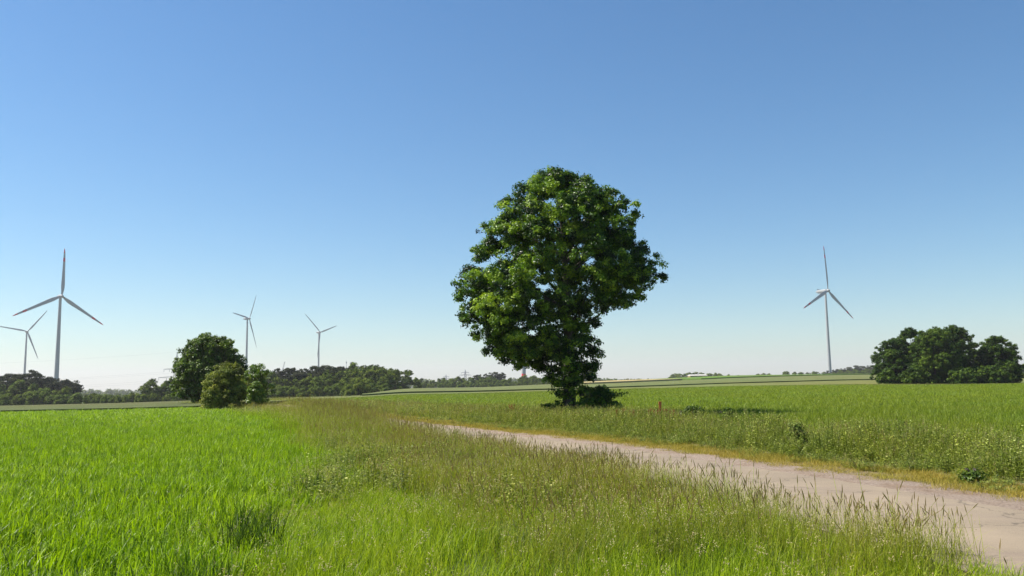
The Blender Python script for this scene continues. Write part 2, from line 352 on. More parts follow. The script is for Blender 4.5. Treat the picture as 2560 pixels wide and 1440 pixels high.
# ------------------------------------------------------------------ stuff: blades and plants scattered as instances
src = bpy.data.collections.new('plant_sources')     # never linked to the scene
def blades(nb, radius, hmin, hmax, wid, lean=.25, curl=.5, seg=3, r=None, hpow=1.0, cluster=0, tip=.15):
    """nb tapered, bent blades; returns V, faces (quads), tint"""
    r = r or rng; a = r.uniform(0, 2*np.pi, nb); q = radius*np.sqrt(r.uniform(0, 1, nb)); X = q*np.cos(a); Y = q*np.sin(a)
    if cluster:
        cc = r.uniform(-radius, radius, (cluster, 2))*.8; w = r.integers(0, cluster, nb)
        X = cc[w, 0]+r.normal(0, radius*.10, nb); Y = cc[w, 1]+r.normal(0, radius*.10, nb)
    H = hmin+(hmax-hmin)*r.uniform(0, 1, nb)**hpow; la = r.uniform(0, 2*np.pi, nb); ln = np.abs(r.normal(0, lean, nb)); cu = np.abs(r.normal(0, curl, nb))
    wa = la+np.pi/2+r.normal(0, .5, nb); W = wid*r.uniform(.6, 1.3, nb)
    V = []
    for k in range(seg+1):
        t = k/seg; z = H*t*(1-.35*cu*t*t); d = H*(ln*t+cu*.45*t*t*t); w = W*(1 if k == 0 else (1-t)**.6 if k < seg else tip)
        cx = X+np.cos(la)*d; cy = Y+np.sin(la)*d
        V.append(np.stack([cx-np.cos(wa)*w/2, cy-np.sin(wa)*w/2, z], 1)); V.append(np.stack([cx+np.cos(wa)*w/2, cy+np.sin(wa)*w/2, z], 1))
    V = np.stack(V, 1).reshape(-1, 3); K = 2*(seg+1); b0 = np.arange(nb)*K; Fq = np.concatenate([np.stack([b0+2*k, b0+2*k+1, b0+2*k+3, b0+2*k+2], 1) for k in range(seg)])
    tint = np.tile(np.clip(r.beta(1.3, 1.6, nb), 0, 1), seg)
    return V, Fq, tint
def heads(ns, radius, hmin, hmax, r=None, big=1.0, airy=False):
    """thin stems with seed heads. returns parts (stem) and (head)"""
    r = r or rng; SV, SF, HV, HF = [], [], [], []
    for _ in range(ns):
        a = r.uniform(0, 6.28); q = radius*math.sqrt(r.uniform()); x, y = q*math.cos(a), q*math.sin(a); H = r.uniform(hmin, hmax)
        la = r.uniform(0, 6.28); ln = abs(r.normal(0, .18)); wa = r.uniform(0, 3.14); w = .0030
        pts = [np.array([x+math.cos(la)*H*ln*t*t, y+math.sin(la)*H*ln*t*t, H*t]) for t in (0, .35, .7, 1)]
        for wq in (wa, wa+1.57):
            b0 = len(SV); dv = np.array([math.cos(wq), math.sin(wq), 0])*w/2
            for p_ in pts: SV += [p_-dv, p_+dv]
            SF += [(b0+2*k, b0+2*k+1, b0+2*k+3, b0+2*k+2) for k in range(3)]
        T = pts[3]-pts[2]; T /= np.linalg.norm(T)
        L = r.uniform(.06, .12)*big
        if airy:
            for _k in range(14):
                t = r.uniform(0, 1); c0 = pts[3]-T*L*1.6*t; ang = r.uniform(0, 6.28); e = .008+.035*t*big
                c1 = c0+np.array([math.cos(ang)*e, math.sin(ang)*e, r.uniform(0, .02)]); b0 = len(HV); g = .0047
                d2 = r.normal(0, 1, 3); d2 /= np.linalg.norm(d2); d3 = np.cross(d2, [0.2, .3, 1]); d3 /= np.linalg.norm(d3)
                HV += [c1-d2*g*1.8, c1-d3*g*.8, c1+d2*g*1.8, c1+d3*g*.8]; HF.append((b0, b0+1, b0+2, b0+3))
        else:
            droop = r.uniform(-.2, .5); dd = np.array([math.cos(la), math.sin(la), 0])*droop
            for wq in (wa, wa+1.05, wa+2.1):
                b0 = len(HV); dv = np.array([math.cos(wq), math.sin(wq), .2]); D = T+dd; D /= np.linalg.norm(D)
                for t, ww in ((0, .0015), (.2, .0046), (.6, .004), (1, .001)):
                    c0 = pts[3]+D*L*t; HV += [c0-dv*ww*big, c0+dv*ww*big]
                HF += [(b0+2*k, b0+2*k+1, b0+2*k+3, b0+2*k+2) for k in range(3)]
    return (np.array(SV), np.array(SF)), (np.array(HV), np.array(HF))
def weedplant(ns, radius, hmin, hmax, leaf, r=None, per=14):
    r = r or rng; V, Fq, T = [], [], []
    for _ in range(ns):
        a = r.uniform(0, 6.28); q = radius*math.sqrt(r.uniform()); x, y = q*math.cos(a), q*math.sin(a); H = r.uniform(hmin, hmax); tt_ = r.beta(2, 2.5)
        lx, ly = r.normal(0, .12, 2)
        b0 = len(V); w = .004
        V += [(x-w, y, 0), (x+w, y, 0), (x+lx*H+w, y+ly*H, H), (x+lx*H-w, y+ly*H, H)]; Fq.append((b0, b0+1, b0+2, b0+3)); T.append(.3)
        for k in range(per):
            t = (k+.5)/per*.85+.15; ang = k*2.4+r.uniform(-.4, .4); L = leaf*r.uniform(.6, 1.3)*(1.25-.6*t); up = r.uniform(-.25, .7)
            c = np.array([x+lx*H*t, y+ly*H*t, H*t]); D = np.array([math.cos(ang), math.sin(ang), up]); D /= np.linalg.norm(D)
            s_ = np.cross(D, [0, 0, 1]); s_ /= np.linalg.norm(s_)+1e-6; s_ = s_+np.array([0, 0, r.normal(0, .5)]); b0 = len(V)
            V += [tuple(c), tuple(c+D*L*.5+s_*L*.26), tuple(c+D*L+np.array([0, 0, -L*.15])), tuple(c+D*L*.5-s_*L*.26)]
            Fq.append((b0, b0+1, b0+2, b0+3)); T.append(np.clip(tt_+r.normal(0, .18), 0, 1))
    return np.array(V), np.array(Fq), np.array(T)
def combine(name, parts, coll=True):
    """parts: list of (V, F, tint, material)"""
    V, Fq, T, MI, mats = [], [], [], [], []; off = 0
    for v, f, t, m in parts:
        V.append(v); Fq.append(np.asarray(f)+off); off += len(v); T.append(np.broadcast_to(t, len(f)))
        if m not in mats: mats.append(m)
        MI.append(np.full(len(f), mats.index(m)))
    me = mesh_np(name, np.concatenate(V), np.concatenate(Fq), None, np.concatenate(T), smooth=True, mats=mats, midx=np.concatenate(MI))
    o = bpy.data.objects.new(name, me)
    return o
def variants(name, fn, k):
    c = bpy.data.collections.new(name)
    for q in range(k):
        o = fn('%s_%02d' % (name, q), np.random.default_rng(100*q+len(name))); c.objects.link(o)
    return c
def scatter(name, P, coll, nvar, scale, label, cat, tilt=.08):
    """P (n,2) ground points, scale (n,3)"""
    n_ = len(P); me = bpy.data.meshes.new(name)
    V = np.concatenate([P, gz(P[:, 0], P[:, 1])[:, None]-.01], 1).astype(np.float32)
    me.vertices.add(n_); me.vertices.foreach_set('co', V.ravel())
    rot = np.stack([rng.normal(0, tilt, n_), rng.normal(0, tilt, n_), rng.uniform(0, 6.283, n_)], 1).astype(np.float32)
    a = me.attributes.new('rot', 'FLOAT_VECTOR', 'POINT'); a.data.foreach_set('vector', rot.ravel())
    a = me.attributes.new('scl', 'FLOAT_VECTOR', 'POINT'); a.data.foreach_set('vector', scale.astype(np.float32).ravel())
    a = me.attributes.new('idx', 'INT', 'POINT'); a.data.foreach_set('value', rng.integers(0, nvar, n_).astype(np.int32))
    me.update(); o = ob(name, me)
    g = bpy.data.node_groups.new(name+'_scatter', 'GeometryNodeTree')
    g.interface.new_socket('Geometry', in_out='INPUT', socket_type='NodeSocketGeometry'); g.interface.new_socket('Geometry', in_out='OUTPUT', socket_type='NodeSocketGeometry')
    gi = g.nodes.new('NodeGroupInput'); go = g.nodes.new('NodeGroupOutput')
    ci = g.nodes.new('GeometryNodeCollectionInfo'); ci.inputs[0].default_value = coll; ci.inputs[1].default_value = True; ci.inputs[2].default_value = True
    ip = g.nodes.new('GeometryNodeInstanceOnPoints'); ip.inputs['Pick Instance'].default_value = True
    def at(nm, ty):
        x = g.nodes.new('GeometryNodeInputNamedAttribute'); x.data_type = ty; x.inputs[0].default_value = nm; return x.outputs[0]
    e2r = g.nodes.new('FunctionNodeEulerToRotation')
    L = g.links.new
    L(gi.outputs[0], ip.inputs['Points']); L(ci.outputs[0], ip.inputs['Instance']); L(at('idx', 'INT'), ip.inputs['Instance Index'])
    L(at('rot', 'FLOAT_VECTOR'), e2r.inputs[0]); L(e2r.outputs[0], ip.inputs['Rotation']); L(at('scl', 'FLOAT_VECTOR'), ip.inputs['Scale'])
    L(ip.outputs[0], go.inputs[0])
    md = o.modifiers.new('scatter', 'NODES'); md.node_group = g
    return tag(o, label, cat, kind='stuff')
def rand_points(y0, y1, dens_fn, u0=-.78, u1=.78):
    """random ground points in front of the camera; dens_fn(Y) per m2"""
    out = []; Y = y0
    while Y < y1:
        h = max(.5, Y*.06); Y2 = min(Y+h, y1); xw = max(Y2, 8)
        x0 = u0*xw; x1 = u1*xw; n_ = rng.poisson((x1-x0)*(Y2-Y)*dens_fn((Y+Y2)/2))
        out.append(np.stack([rng.uniform(x0, x1, n_), rng.uniform(Y, Y2, n_)], 1)); Y = Y2
    return np.concatenate(out)

def wheat_clump(name, r):
    v, f, t = blades(130, .36, .20, .46, .017, .14, .6, 4, r, hpow=.7)
    return combine(name, [(v, f, t, M['wheat'])])
def crop_clump(name, r):
    v, f, t = blades(95, .36, .22, .50, .016, .2, .9, 4, r, hpow=.8)
    return combine(name, [(v, f, t, M['crop'])])
def meadow_clump(name, r):
    v, f, t = blades(220, .36, .12, .36, .0065, .30, .6, 3, r, hpow=1.0)
    (sv, sf), (hv, hf) = heads(2, .34, .30, .48, r, .7, True)
    return combine(name, [(v, f, t, M['meadow']), (sv, sf, .7, M['meadow']), (hv, hf, r.uniform(.3, 1, len(hf)), M['seed'])])
def seedy_clump(name, r):
    v, f, t = blades(110, .36, .15, .52, .0055, .35, .8, 3, r)
    (sv, sf), (hv, hf) = heads(11, .36, .40, .66, r, 1.0, False); (sv2, sf2), (hv2, hf2) = heads(12, .36, .36, .60, r, 1.1, True)
    return combine(name, [(v, f, t, M['straw']), (sv, sf, .85, M['straw']), (sv2, sf2, .85, M['straw']), (hv, hf, r.uniform(0, .8, len(hf)), M['seed']), (hv2, hf2, r.uniform(.3, 1, len(hf2)), M['seed'])])
def tall_clump(name, r):
    (sv, sf), (hv, hf) = heads(5, .3, .45, .78, r, .9, False); v, f, t = blades(24, .3, .2, .6, .005, .35, .6, 3, r)
    return combine(name, [(v, f, t, M['meadow']), (sv, sf, .85, M['meadow']), (hv, hf, r.uniform(0, .8, len(hf)), M['seed'])])
def weed_clump(name, r):
    v, f, t = weedplant(20, .36, .25, .74, .062, r, 16); v2, f2, t2 = blades(80, .38, .2, .62, .008, .35, .8, 3, r)
    (sv, sf), (hv, hf) = heads(4, .36, .5, .75, r, 1.1, True)
    return combine(name, [(v, f, t, M['weed']), (v2, f2, t2, M['weed']), (sv, sf, .9, M['weed']), (hv, hf, r.uniform(0, 1, len(hf)), M['seed'])])
def dry_clump(name, r):
    v, f, t = blades(160, .3, .03, .11, .006, .8, .9, 2, r)
    return combine(name, [(v, f, t, M['dry'])])
NV = 7
c_wheat = variants('wheat_source', wheat_clump, NV); c_crop = variants('crop_source', crop_clump, NV); c_mead = variants('meadow_source', meadow_clump, NV)
c_seed = variants('seedy_source', seedy_clump, NV); c_tall = variants('tall_source', tall_clump, NV); c_weed = variants('weed_source', weed_clump, NV); c_dry = variants('dry_source', dry_clump, NV)

def lod(Y):      # clumps widen with distance, fewer per m2
    return np.clip(Y/30, 1, 2.2)
D0 = 7.5
P = rand_points(1.2, 160, lambda Y: D0/lod(Y)**1.7)
sB = sdist(P, BE, BN); sR = sdist(P, RE, RN); u = P[:, 0]/P[:, 1]; px = u*F+1280
farlim = np.interp(px, [-700, 0, 480, 600, 673, 941, 1340, 2200, 3300], [70.5, 70.5, 72.5, 80, 87, 133, 141, 149, 159])
# left wheat
tram = np.ones(len(P), bool)
for x0 in (-23.2, -21.4, -41.5, -39.7):
    tram &= np.abs(P[:, 0]-(x0+.16*(P[:, 1]-37))) > .42
wz = vnoise(P, 1.1, 3)*.6+vnoise(P, 5, 4)*.4
wheatm = ((sB < .1+1.5*(vnoise(P, .9, 41)-.5)) & (P[:, 1] < farlim)) & tram
beyond = (P[:, 1] >= 78) & (sB >= 0) & (P[:, 1] < farlim)
k = wheatm
s_ = lod(P[k, 1]); hz = .52+.50*wz[k]+rng.uniform(-.15, .15, k.sum())
hz *= 1-.12*np.clip((P[k, 1]-20)/60, 0, 1)
scatter('wheat', P[k], c_wheat, NV, np.stack([s_, s_, hz], 1), 'bright green young wheat filling the field at the lower left', 'wheat')
# right crop
wd = np.interp(P[:, 1], [10, 16, 21, 29, 42, 57, 72, 95], [3.6, 4.4, 4.9, 5.6, 8.0, 6.0, 4.5, 4.0])
k = (sR > wd-.4) & (P[:, 1] < farlim)
s_ = lod(P[k, 1]); hz = .72+.3*wz[k]
scatter('crop', P[k], c_crop, NV, np.stack([s_, s_, hz], 1), 'dense green cereal crop beyond the weeds and the big tree', 'crop')
# verge between wheat and lane: lush near the camera, brown with seed heads further on
P2 = rand_points(1.2, 100, lambda Y: 9.0/lod(Y)**1.8)
sB2 = sdist(P2, BE, BN); sR2 = sdist(P2, RE, RN); nz = vnoise(P2, 2.6, 8)*.6+vnoise(P2, .8, 9)*.4
ver = (sB2 > -.35+.9*(vnoise(P2, 1.1, 3)-.5)) & (sR2 < -3.8+.3*(nz-.5))
seedy = np.clip((P2[:, 1]-7.5)/6, -.5, 1)*.85+np.clip((sB2-1.6)/2.5, -.6, .4)+(nz-.5)*1.6-.22
ms = ver & (seedy > rng.uniform(.1, .95, len(P2)))
mm = ver & ~ms
s_ = lod(P2[mm, 1]); hz = .65+.6*nz[mm]; edge = np.clip((-4.0-sR2[mm])/.8, .6, 1)*(1+.7*np.clip((P2[mm, 1]-20)/12, 0, 1)*np.clip((56-P2[mm, 1])/14, 0, 1))
scatter('meadow_grass', P2[mm], c_mead, NV, np.stack([s_, s_, hz*edge], 1), 'lush green meadow grass on the verge between wheat and lane', 'grass')
s_ = lod(P2[ms, 1]); hz = .75+.45*nz[ms]; edge = np.clip((-4.0-sR2[ms])/.6, .75, 1)*(1+.95*np.clip((P2[ms, 1]-20)/12, 0, 1)*np.clip((56-P2[ms, 1])/14, 0, 1))
scatter('seeding_grass', P2[ms], c_seed, NV, np.stack([s_, s_, hz*edge], 1), 'brownish seeding grass on the verge left of the lane', 'grass')
P3 = rand_points(4, 60, lambda Y: .9/lod(Y)**1.2); sR3 = sdist(P3, RE, RN)
k = (sR3 < -3.75) & (sR3 > -5.3) & (vnoise(P3, 1.2, 21) > .38)
scatter('tall_grass', P3[k], c_tall, NV, np.stack([np.ones(k.sum())]*2+[rng.uniform(.7, 1.2, k.sum())], 1), 'tall grass stalks with brown seed heads leaning over the near lane edge', 'grass')
kw = (sB2 > .0) & (sR2 < -4.3) & (rng.uniform(0, 1, len(P2)) < .5) & ((vnoise(P2, 1.5, 55) > .72) | ((sB2 < 1.3) & (P2[:, 1] > 8) & (vnoise(P2, 1.9, 56) > .50)))
s_ = lod(P2[kw, 1])
scatter('leafy_weeds', P2[kw], c_weed, NV, np.stack([s_*1.1, s_*1.1, rng.uniform(.45, .85, kw.sum())], 1), 'leafy weeds growing in patches through the verge grass', 'weeds')
# weeds on the far side
P4 = rand_points(8, 110, lambda Y: 7.0/lod(Y)**1.7); sR4 = sdist(P4, RE, RN); nz4 = vnoise(P4, 1.6, 12)*.5+vnoise(P4, .6, 13)*.5
wd4 = np.interp(P4[:, 1], [10, 16, 21, 29, 42, 57, 72, 95], [3.6, 4.4, 4.9, 5.6, 8.0, 6.0, 4.5, 4.0])
inb = (sR4 > .75+.5*(nz4-.5)) & (sR4 < wd4)
rise = np.clip((sR4-.7)/1.8, .22, 1)
wm = inb & (rng.uniform(0, 1, len(P4)) < np.interp(P4[:, 1], [10, 30, 50], [.85, .7, .3]))
s_ = lod(P4[wm, 1]); hz = rise[wm]*(.6+.75*nz4[wm])
scatter('weeds', P4[wm], c_weed, NV, np.stack([s_, s_, hz], 1), 'rough grey green weeds on the bank beyond the lane', 'weeds')
gm = inb & ~wm
s_ = lod(P4[gm, 1]); hz = rise[gm]*(.7+.55*nz4[gm])
scatter('rough_grass', P4[gm], c_seed, NV, np.stack([s_, s_, hz], 1), 'rough seeding grass mixed into the weeds beyond the lane', 'grass')
P5 = rand_points(5, 70, lambda Y: 16/lod(Y)**1.5); sR5 = sdist(P5, RE, RN); n5 = vnoise(P5, .9, 31)
k = ((sR5 > -.12+.35*(n5-.5)) & (sR5 < 1.15))
s_ = lod(P5[k, 1])
scatter('dry_grass', P5[k], c_dry, NV, np.stack([s_, s_, .6+.7*n5[k]+.5*np.clip(sR5[k], 0, 1)], 1), 'short parched yellow grass along the far gravel edge of the lane', 'grass')
# stones
def stone_src(name, r):
    v = np.array([(-1, -.8, 0), (1, -.7, 0), (.9, .9, 0), (-.8, 1, 0), (-.6, -.5, .7), (.5, -.6, .8), (.7, .4, .6), (-.4, .6, .9)])*np.array([.018, .014, .012])*r.uniform(.7, 1.3, (8, 3))
    return combine(name, [(v, np.array([(0, 1, 5, 4), (1, 2, 6, 5), (2, 3, 7, 6), (3, 0, 4, 7), (4, 5, 6, 7)]), .5, M['stone'])])
M['stone'] = surf_mat('stone', [(.3, (.18, .135, .10)), (.7, (.38, .30, .235))], 9, .9, .3)
c_st = variants('stone_source', stone_src, 5)
P6 = rand_points(5, 40, lambda Y: 90 if Y < 20 else 30); sR6 = sdist(P6, RE, RN)
k = (sR6 > -1.0) & (sR6 < .25) & (rng.uniform(0, 1, len(P6)) < .75) | (sR6 > -3.8) & (sR6 < -1.0) & (rng.uniform(0, 1, len(P6)) < .012)
q = rng.uniform(.25, 1.0, k.sum())**1.3
o = scatter('gravel_stones', P6[k], c_st, 5, np.stack([q, q, q], 1), 'loose pale gravel stones on the far shoulder of the lane', 'gravel'); o.location.z = .022

# ------------------------------------------------------------------ foliage
def leaf_quads(C, Nrm, size, r, asp=.62):
    """rhombic leaves at C facing Nrm"""
    n_ = len(C); Nrm = Nrm/np.linalg.norm(Nrm, axis=1)[:, None]
    t = r.normal(0, 1, (n_, 3)); a = np.cross(Nrm, t); a /= np.linalg.norm(a, axis=1)[:, None]; b = np.cross(Nrm, a)
    sz = (size*r.uniform(.6, 1.35, n_))[:, None]; fold = Nrm*sz*.12
    V = np.stack([C-a*sz*.5, C-b*sz*.5*asp+fold, C+a*sz*.5, C+b*sz*.5*asp+fold], 1).reshape(-1, 3)
    return V, np.arange(n_*4).reshape(-1, 4)
def foliage(lobes, r, per_lobe, per_cluster, leaf, cr, zflat=.85, tint0=.45, tvar=.13, gap=.0, outc=None, asp=.62, bottom=-.55):
    """lobes (n,4): centre, radius. clusters over each lobe's shell, leaves over each cluster"""
    CC, CT, CO = [], [], []
    for x, y, z, rad in lobes:
        m_ = max(6, int(per_lobe*4*rad*rad/(cr*cr))); d = r.normal(0, 1, (m_, 3)); d /= np.linalg.norm(d, axis=1)[:, None]
        d = d[d[:, 2] > bottom]; rr = rad*r.uniform(.62, 1.05, len(d))
        CC.append(np.array([x, y, z])+d*rr[:, None]*np.array([1, 1, zflat])); CO.append(d)
        CT.append(tint0+r.normal(0, tvar*.8)+r.normal(0, tvar, len(d)))
    CC = np.concatenate(CC); CT = np.concatenate(CT); CO = np.concatenate(CO)
    if gap > 0:
        k_ = vnoise(CC, cr*3.2, 77) > gap; CC, CT, CO = CC[k_], CT[k_], CO[k_]
    nC = len(CC); d = r.normal(0, 1, (nC, per_cluster, 3)); d /= np.linalg.norm(d, axis=2)[..., None]
    L = CC[:, None]+d*(cr*r.uniform(.25, 1.1, (nC, per_cluster)))[..., None]*np.array([1, 1, .75])
    Nn = d*.7+CO[:, None]*.45+np.array([0, 0, .45])+r.normal(0, .45, d.shape)
    T = np.clip(np.repeat(CT, per_cluster)+r.normal(0, .12, nC*per_cluster), 0, 1)
    V, Fq = leaf_quads(L.reshape(-1, 3), Nn.reshape(-1, 3), leaf, r, asp)
    return V, Fq, T
def profile_lobes(prof, n_, r, lr, depth=.85, inner=.45, jitter=.1):
    """prof rows (z, xl, xr): lobes packed inside this outline"""
    P_ = np.array(prof); z = np.linspace(P_[0, 0], P_[-1, 0], 200); xl = np.interp(z, P_[:, 0], P_[:, 1]); xr = np.interp(z, P_[:, 0], P_[:, 2])
    w = (xr-xl)**1.25; w /= w.sum(); out = []
    while len(out) < n_:
        k_ = r.choice(200, p=w); zz = z[k_]; Rr = (xr[k_]-xl[k_])/2; cx = (xr[k_]+xl[k_])/2; rad = min(r.uniform(*lr), Rr*.75)
        ph = r.uniform(0, 6.283); q = r.uniform(inner, 1)**.5
        e = max(Rr-rad*.8, .02); e2 = max(Rr*depth-rad*.8, .02)
        top = P_[-1, 0]-rad*.8
        out.append((cx+e*q*math.cos(ph), e2*q*math.sin(ph), min(zz, top), rad*(1+r.normal(0, jitter))))
    return np.array(out)
def sprigs(prof, n_, r, rad, depth=.85, out=(1.0, 1.1)):
    P_ = np.array(prof); o = []
    for _ in range(n_):
        zz = r.uniform(P_[0, 0]+.05*(P_[-1, 0]-P_[0, 0]), P_[-1, 0]); a_ = np.interp(zz, P_[:, 0], P_[:, 1]); b_ = np.interp(zz, P_[:, 0], P_[:, 2]); Rr = (b_-a_)/2; ph = r.uniform(0, 6.283); q = r.uniform(*out)
        rd = rad*r.uniform(.6, 1.3); o.append(((a_+b_)/2+max(Rr*q-rd*.3, 0)*math.cos(ph), max(Rr*q*depth-rd*.3, 0)*math.sin(ph), zz, rd))
    return np.array(o)
def d_skip(l, H): return math.hypot(l[0], l[1]) > .22*H
def limbs(mb, base, lobes, trunk_r, r, n_, ztop, lean=(0, 0)):
    """trunk with limbs reaching some of the lobes"""
    H = ztop; k = 9; pts = []; rad = []
    for i in range(k):
        t = i/(k-1); pts.append((lean[0]*t+.04*H*math.sin(3*t+1)*t*.4, lean[1]*t, H*t)); rad.append(trunk_r*((1.35-.35*min(t*8, 1)))*(1-.82*t))
    mb.ring_tube(pts, rad, 10)
    for j in r.choice(len(lobes), min(n_, len(lobes)), replace=False):
        if lobes[j][2] < H*.36 or (lobes[j][2] < H*.6 and d_skip(lobes[j], H)): continue
        x, y, z, q = lobes[j]; d = math.hypot(x, y); z0 = max(.12*H, min(z-d*.75, H*.92)); t = z0/H
        p0 = Vector((lean[0]*t, lean[1]*t, z0)); p3 = Vector((x, y, z)); mid = p0.lerp(p3, .5)+Vector((0, 0, -.06*d))+Vector(r.normal(0, .06*d+.02, 3))
        r0 = trunk_r*(1-.8*t)*.30; mb.ring_tube([p0, p0.lerp(mid, .5), mid, mid.lerp(p3, .5), p3], [r0, r0*.75, r0*.55, r0*.35, r0*.12], 6, cap=False)

# --- the big tree
TB = unproj(1424, 1038, 40); TZ = float(gz(TB[0], TB[1])); mppx = 40/F
def prof_px(rows, cx, ybase, k):
    return [((ybase-y)*k, (a-cx)*k, (b-cx)*k) for y, a, b in rows]
rows_ = [(1005, 1408, 1446), (985, 1394, 1462), (950, 1380, 1476), (930, 1372, 1482), (915, 1338, 1486), (900, 1262, 1490), (885, 1228, 1494), (860, 1214, 1492), (830, 1192, 1486), (800, 1168, 1488), (776, 1158, 1500), (764, 1155, 1545),
         (748, 1152, 1592), (715, 1150, 1625), (685, 1156, 1648), (655, 1170, 1648), (625, 1192, 1632), (595, 1200, 1618), (565, 1212, 1602), (535, 1238, 1598), (505, 1258, 1590), (480, 1285, 1548), (455, 1302, 1508), (432, 1318, 1462), (420, 1345, 1430)]
# prof_px rows go from base up
pr = prof_px(rows_, 1420, 1040, mppx)
r1 = np.random.default_rng(11)
lob = profile_lobes(pr, 400, r1, (.30, .70), .82, .30)
# lobes that give the outline its knobs
knob = [(1150, 692, .32), (1175, 665, .42), (1172, 735, .42), (1180, 790, .4), (1230, 875, .4), (1262, 505, .32), (1225, 590, .36), (1205, 640, .4),
        (1322, 448, .4), (1385, 438, .42), (1440, 450, .4), (1500, 490, .42), (1560, 515, .36), (1598, 535, .26), (1612, 620, .4), (1640, 660, .4), (1645, 700, .36), (1600, 735, .42), (1560, 745, .4),
        (1475, 870, .32), (1478, 910, .32), (1462, 975, .24), (1388, 975, .22), (1492, 800, .25), (1575, 585, .4), (1362, 940, .2)]
kl = np.array([((x-1420)*mppx, r1.uniform(-.8, .8), (1040-y)*mppx, rr) for x, y, rr in knob])
bl = np.array([((x-1420)*mppx, -yy, (1040-y)*mppx, rr) for x, y, yy, rr in [(1398, 1002, .1, .24), (1450, 1004, .1, .24), (1424, 975, .5, .26), (1404, 980, .4, .26), (1450, 975, .35, .26)]])
lobA = np.concatenate([lob, kl, bl, sprigs(pr, 170, r1, .22, .82, (.99, 1.09))])
tree = tag(empty('broadleaf_tree', (TB[0], TB[1], TZ)), 'big leafy tree standing alone beyond the lane in the middle', 'tree')
V, Fq, T = foliage(lobA, r1, 1.5, 26, .12, .21, .85, .47, .24, gap=.33)
# yellow-green young shoots; paler leaf tint also paints sunlight onto the left and front
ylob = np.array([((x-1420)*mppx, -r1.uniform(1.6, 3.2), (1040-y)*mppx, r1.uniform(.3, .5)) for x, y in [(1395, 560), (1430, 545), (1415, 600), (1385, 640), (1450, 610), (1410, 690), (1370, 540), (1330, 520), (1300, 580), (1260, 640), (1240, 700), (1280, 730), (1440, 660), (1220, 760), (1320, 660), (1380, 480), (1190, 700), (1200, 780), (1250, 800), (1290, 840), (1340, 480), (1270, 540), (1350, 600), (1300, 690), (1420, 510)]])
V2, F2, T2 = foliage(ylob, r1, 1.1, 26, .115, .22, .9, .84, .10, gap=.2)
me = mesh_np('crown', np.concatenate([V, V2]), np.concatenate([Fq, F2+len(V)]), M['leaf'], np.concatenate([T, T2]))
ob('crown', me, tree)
mb = MB(); limbs(mb, None, lobA[:len(lob)], .31, r1, 60, 10.6, (-.15, 0))
ob('trunk', mb.mesh('trunk', M['bark']), tree)

def crown_tree(name, px_, ytop, Y, wpx, mat, label, cat, group=None, nl=60, lr=(.35, .8), per=20, pc=24, leaf=.2, cr=.32, seed=1, low=.03, shape='round', depth=.85, trunk=.2, gap=.15, tint=.45, ybase=None, asym=0):
    r = np.random.default_rng(seed); x, y, z = unproj(px_, ytop, Y); g = float(gz(x, y)); H = z-g; w = wpx/2*Y/F
    sh = {'round': [(low, .55), (.15, .85), (.35, 1), (.55, .97), (.75, .8), (.9, .52), (1, .2)],
          'dome': [(low, .8), (.1, .92), (.3, 1), (.5, .95), (.7, .8), (.87, .55), (1, .22)],
          'egg': [(low, .4), (.2, .75), (.45, 1), (.65, .9), (.82, .65), (1, .2)],
          'open': [(max(low, .2), .3), (.35, .7), (.6, 1), (.8, .9), (1, .4)]}[shape]
    prof = [(t*H, -w*q*(1-asym), w*q*(1+asym)) for t, q in sh]
    lb = profile_lobes(prof, nl, r, (lr[0]*w, lr[1]*w), depth, .25, .15)
    root = tag(empty(name, (x, y, g)), label, cat, group); lb0 = lb; lb = np.concatenate([lb, sprigs(prof, int(nl*.6), r, .10*w, depth, (.97, 1.07))])
    V, Fq, T = foliage(lb, r, per/50, pc, leaf, cr, .85, tint, .13, gap)
    ob('crown', mesh_np('crown', V, Fq, mat, T), root)
    mb = MB(); limbs(mb, None, lb, trunk, r, 14, H*.8); ob('trunk', mb.mesh('trunk', M['bark']), root)
    return root

# --- trees at the end of the verge
crown_tree('maple_tree', 527, 838, 92, 178, M['maple'], 'round dark maple standing behind the olive hawthorn bush', 'tree', nl=90, lr=(.16, .3), per=60, pc=24, leaf=.24, cr=.30, seed=3, low=.06, trunk=.28, gap=.24)
crown_tree('hawthorn_bush', 570, 908, 66, 118, M['haw'], 'olive hawthorn bush in front of the round maple', 'bush', nl=70, lr=(.16, .3), per=70, pc=24, leaf=.13, cr=.2, seed=4, low=.0, shape='dome', trunk=.08, gap=.2)
crown_tree('shrub', 528, 962, 64, 50, M['haw'], 'low pale shrub at the left foot of the hawthorn bush', 'bush', nl=26, lr=(.25, .45), per=60, pc=20, leaf=.12, cr=.18, seed=14, low=.0, shape='dome', trunk=.04, gap=.2, tint=.6)
crown_tree('young_tree', 642, 910, 74, 80, M['young'], 'loose light green young tree right of the hawthorn bush', 'tree', nl=42, lr=(.2, .35), per=45, pc=20, leaf=.16, cr=.22, seed=5, low=.12, trunk=.08, gap=.35)
crown_tree('shrub', 641, 955, 63, 44, M['young'], 'bright green upright shrub right of the hawthorn bush', 'bush', nl=30, lr=(.25, .5), per=60, pc=22, leaf=.13, cr=.18, seed=6, low=.0, shape='dome', trunk=.05, gap=.22, tint=.55)

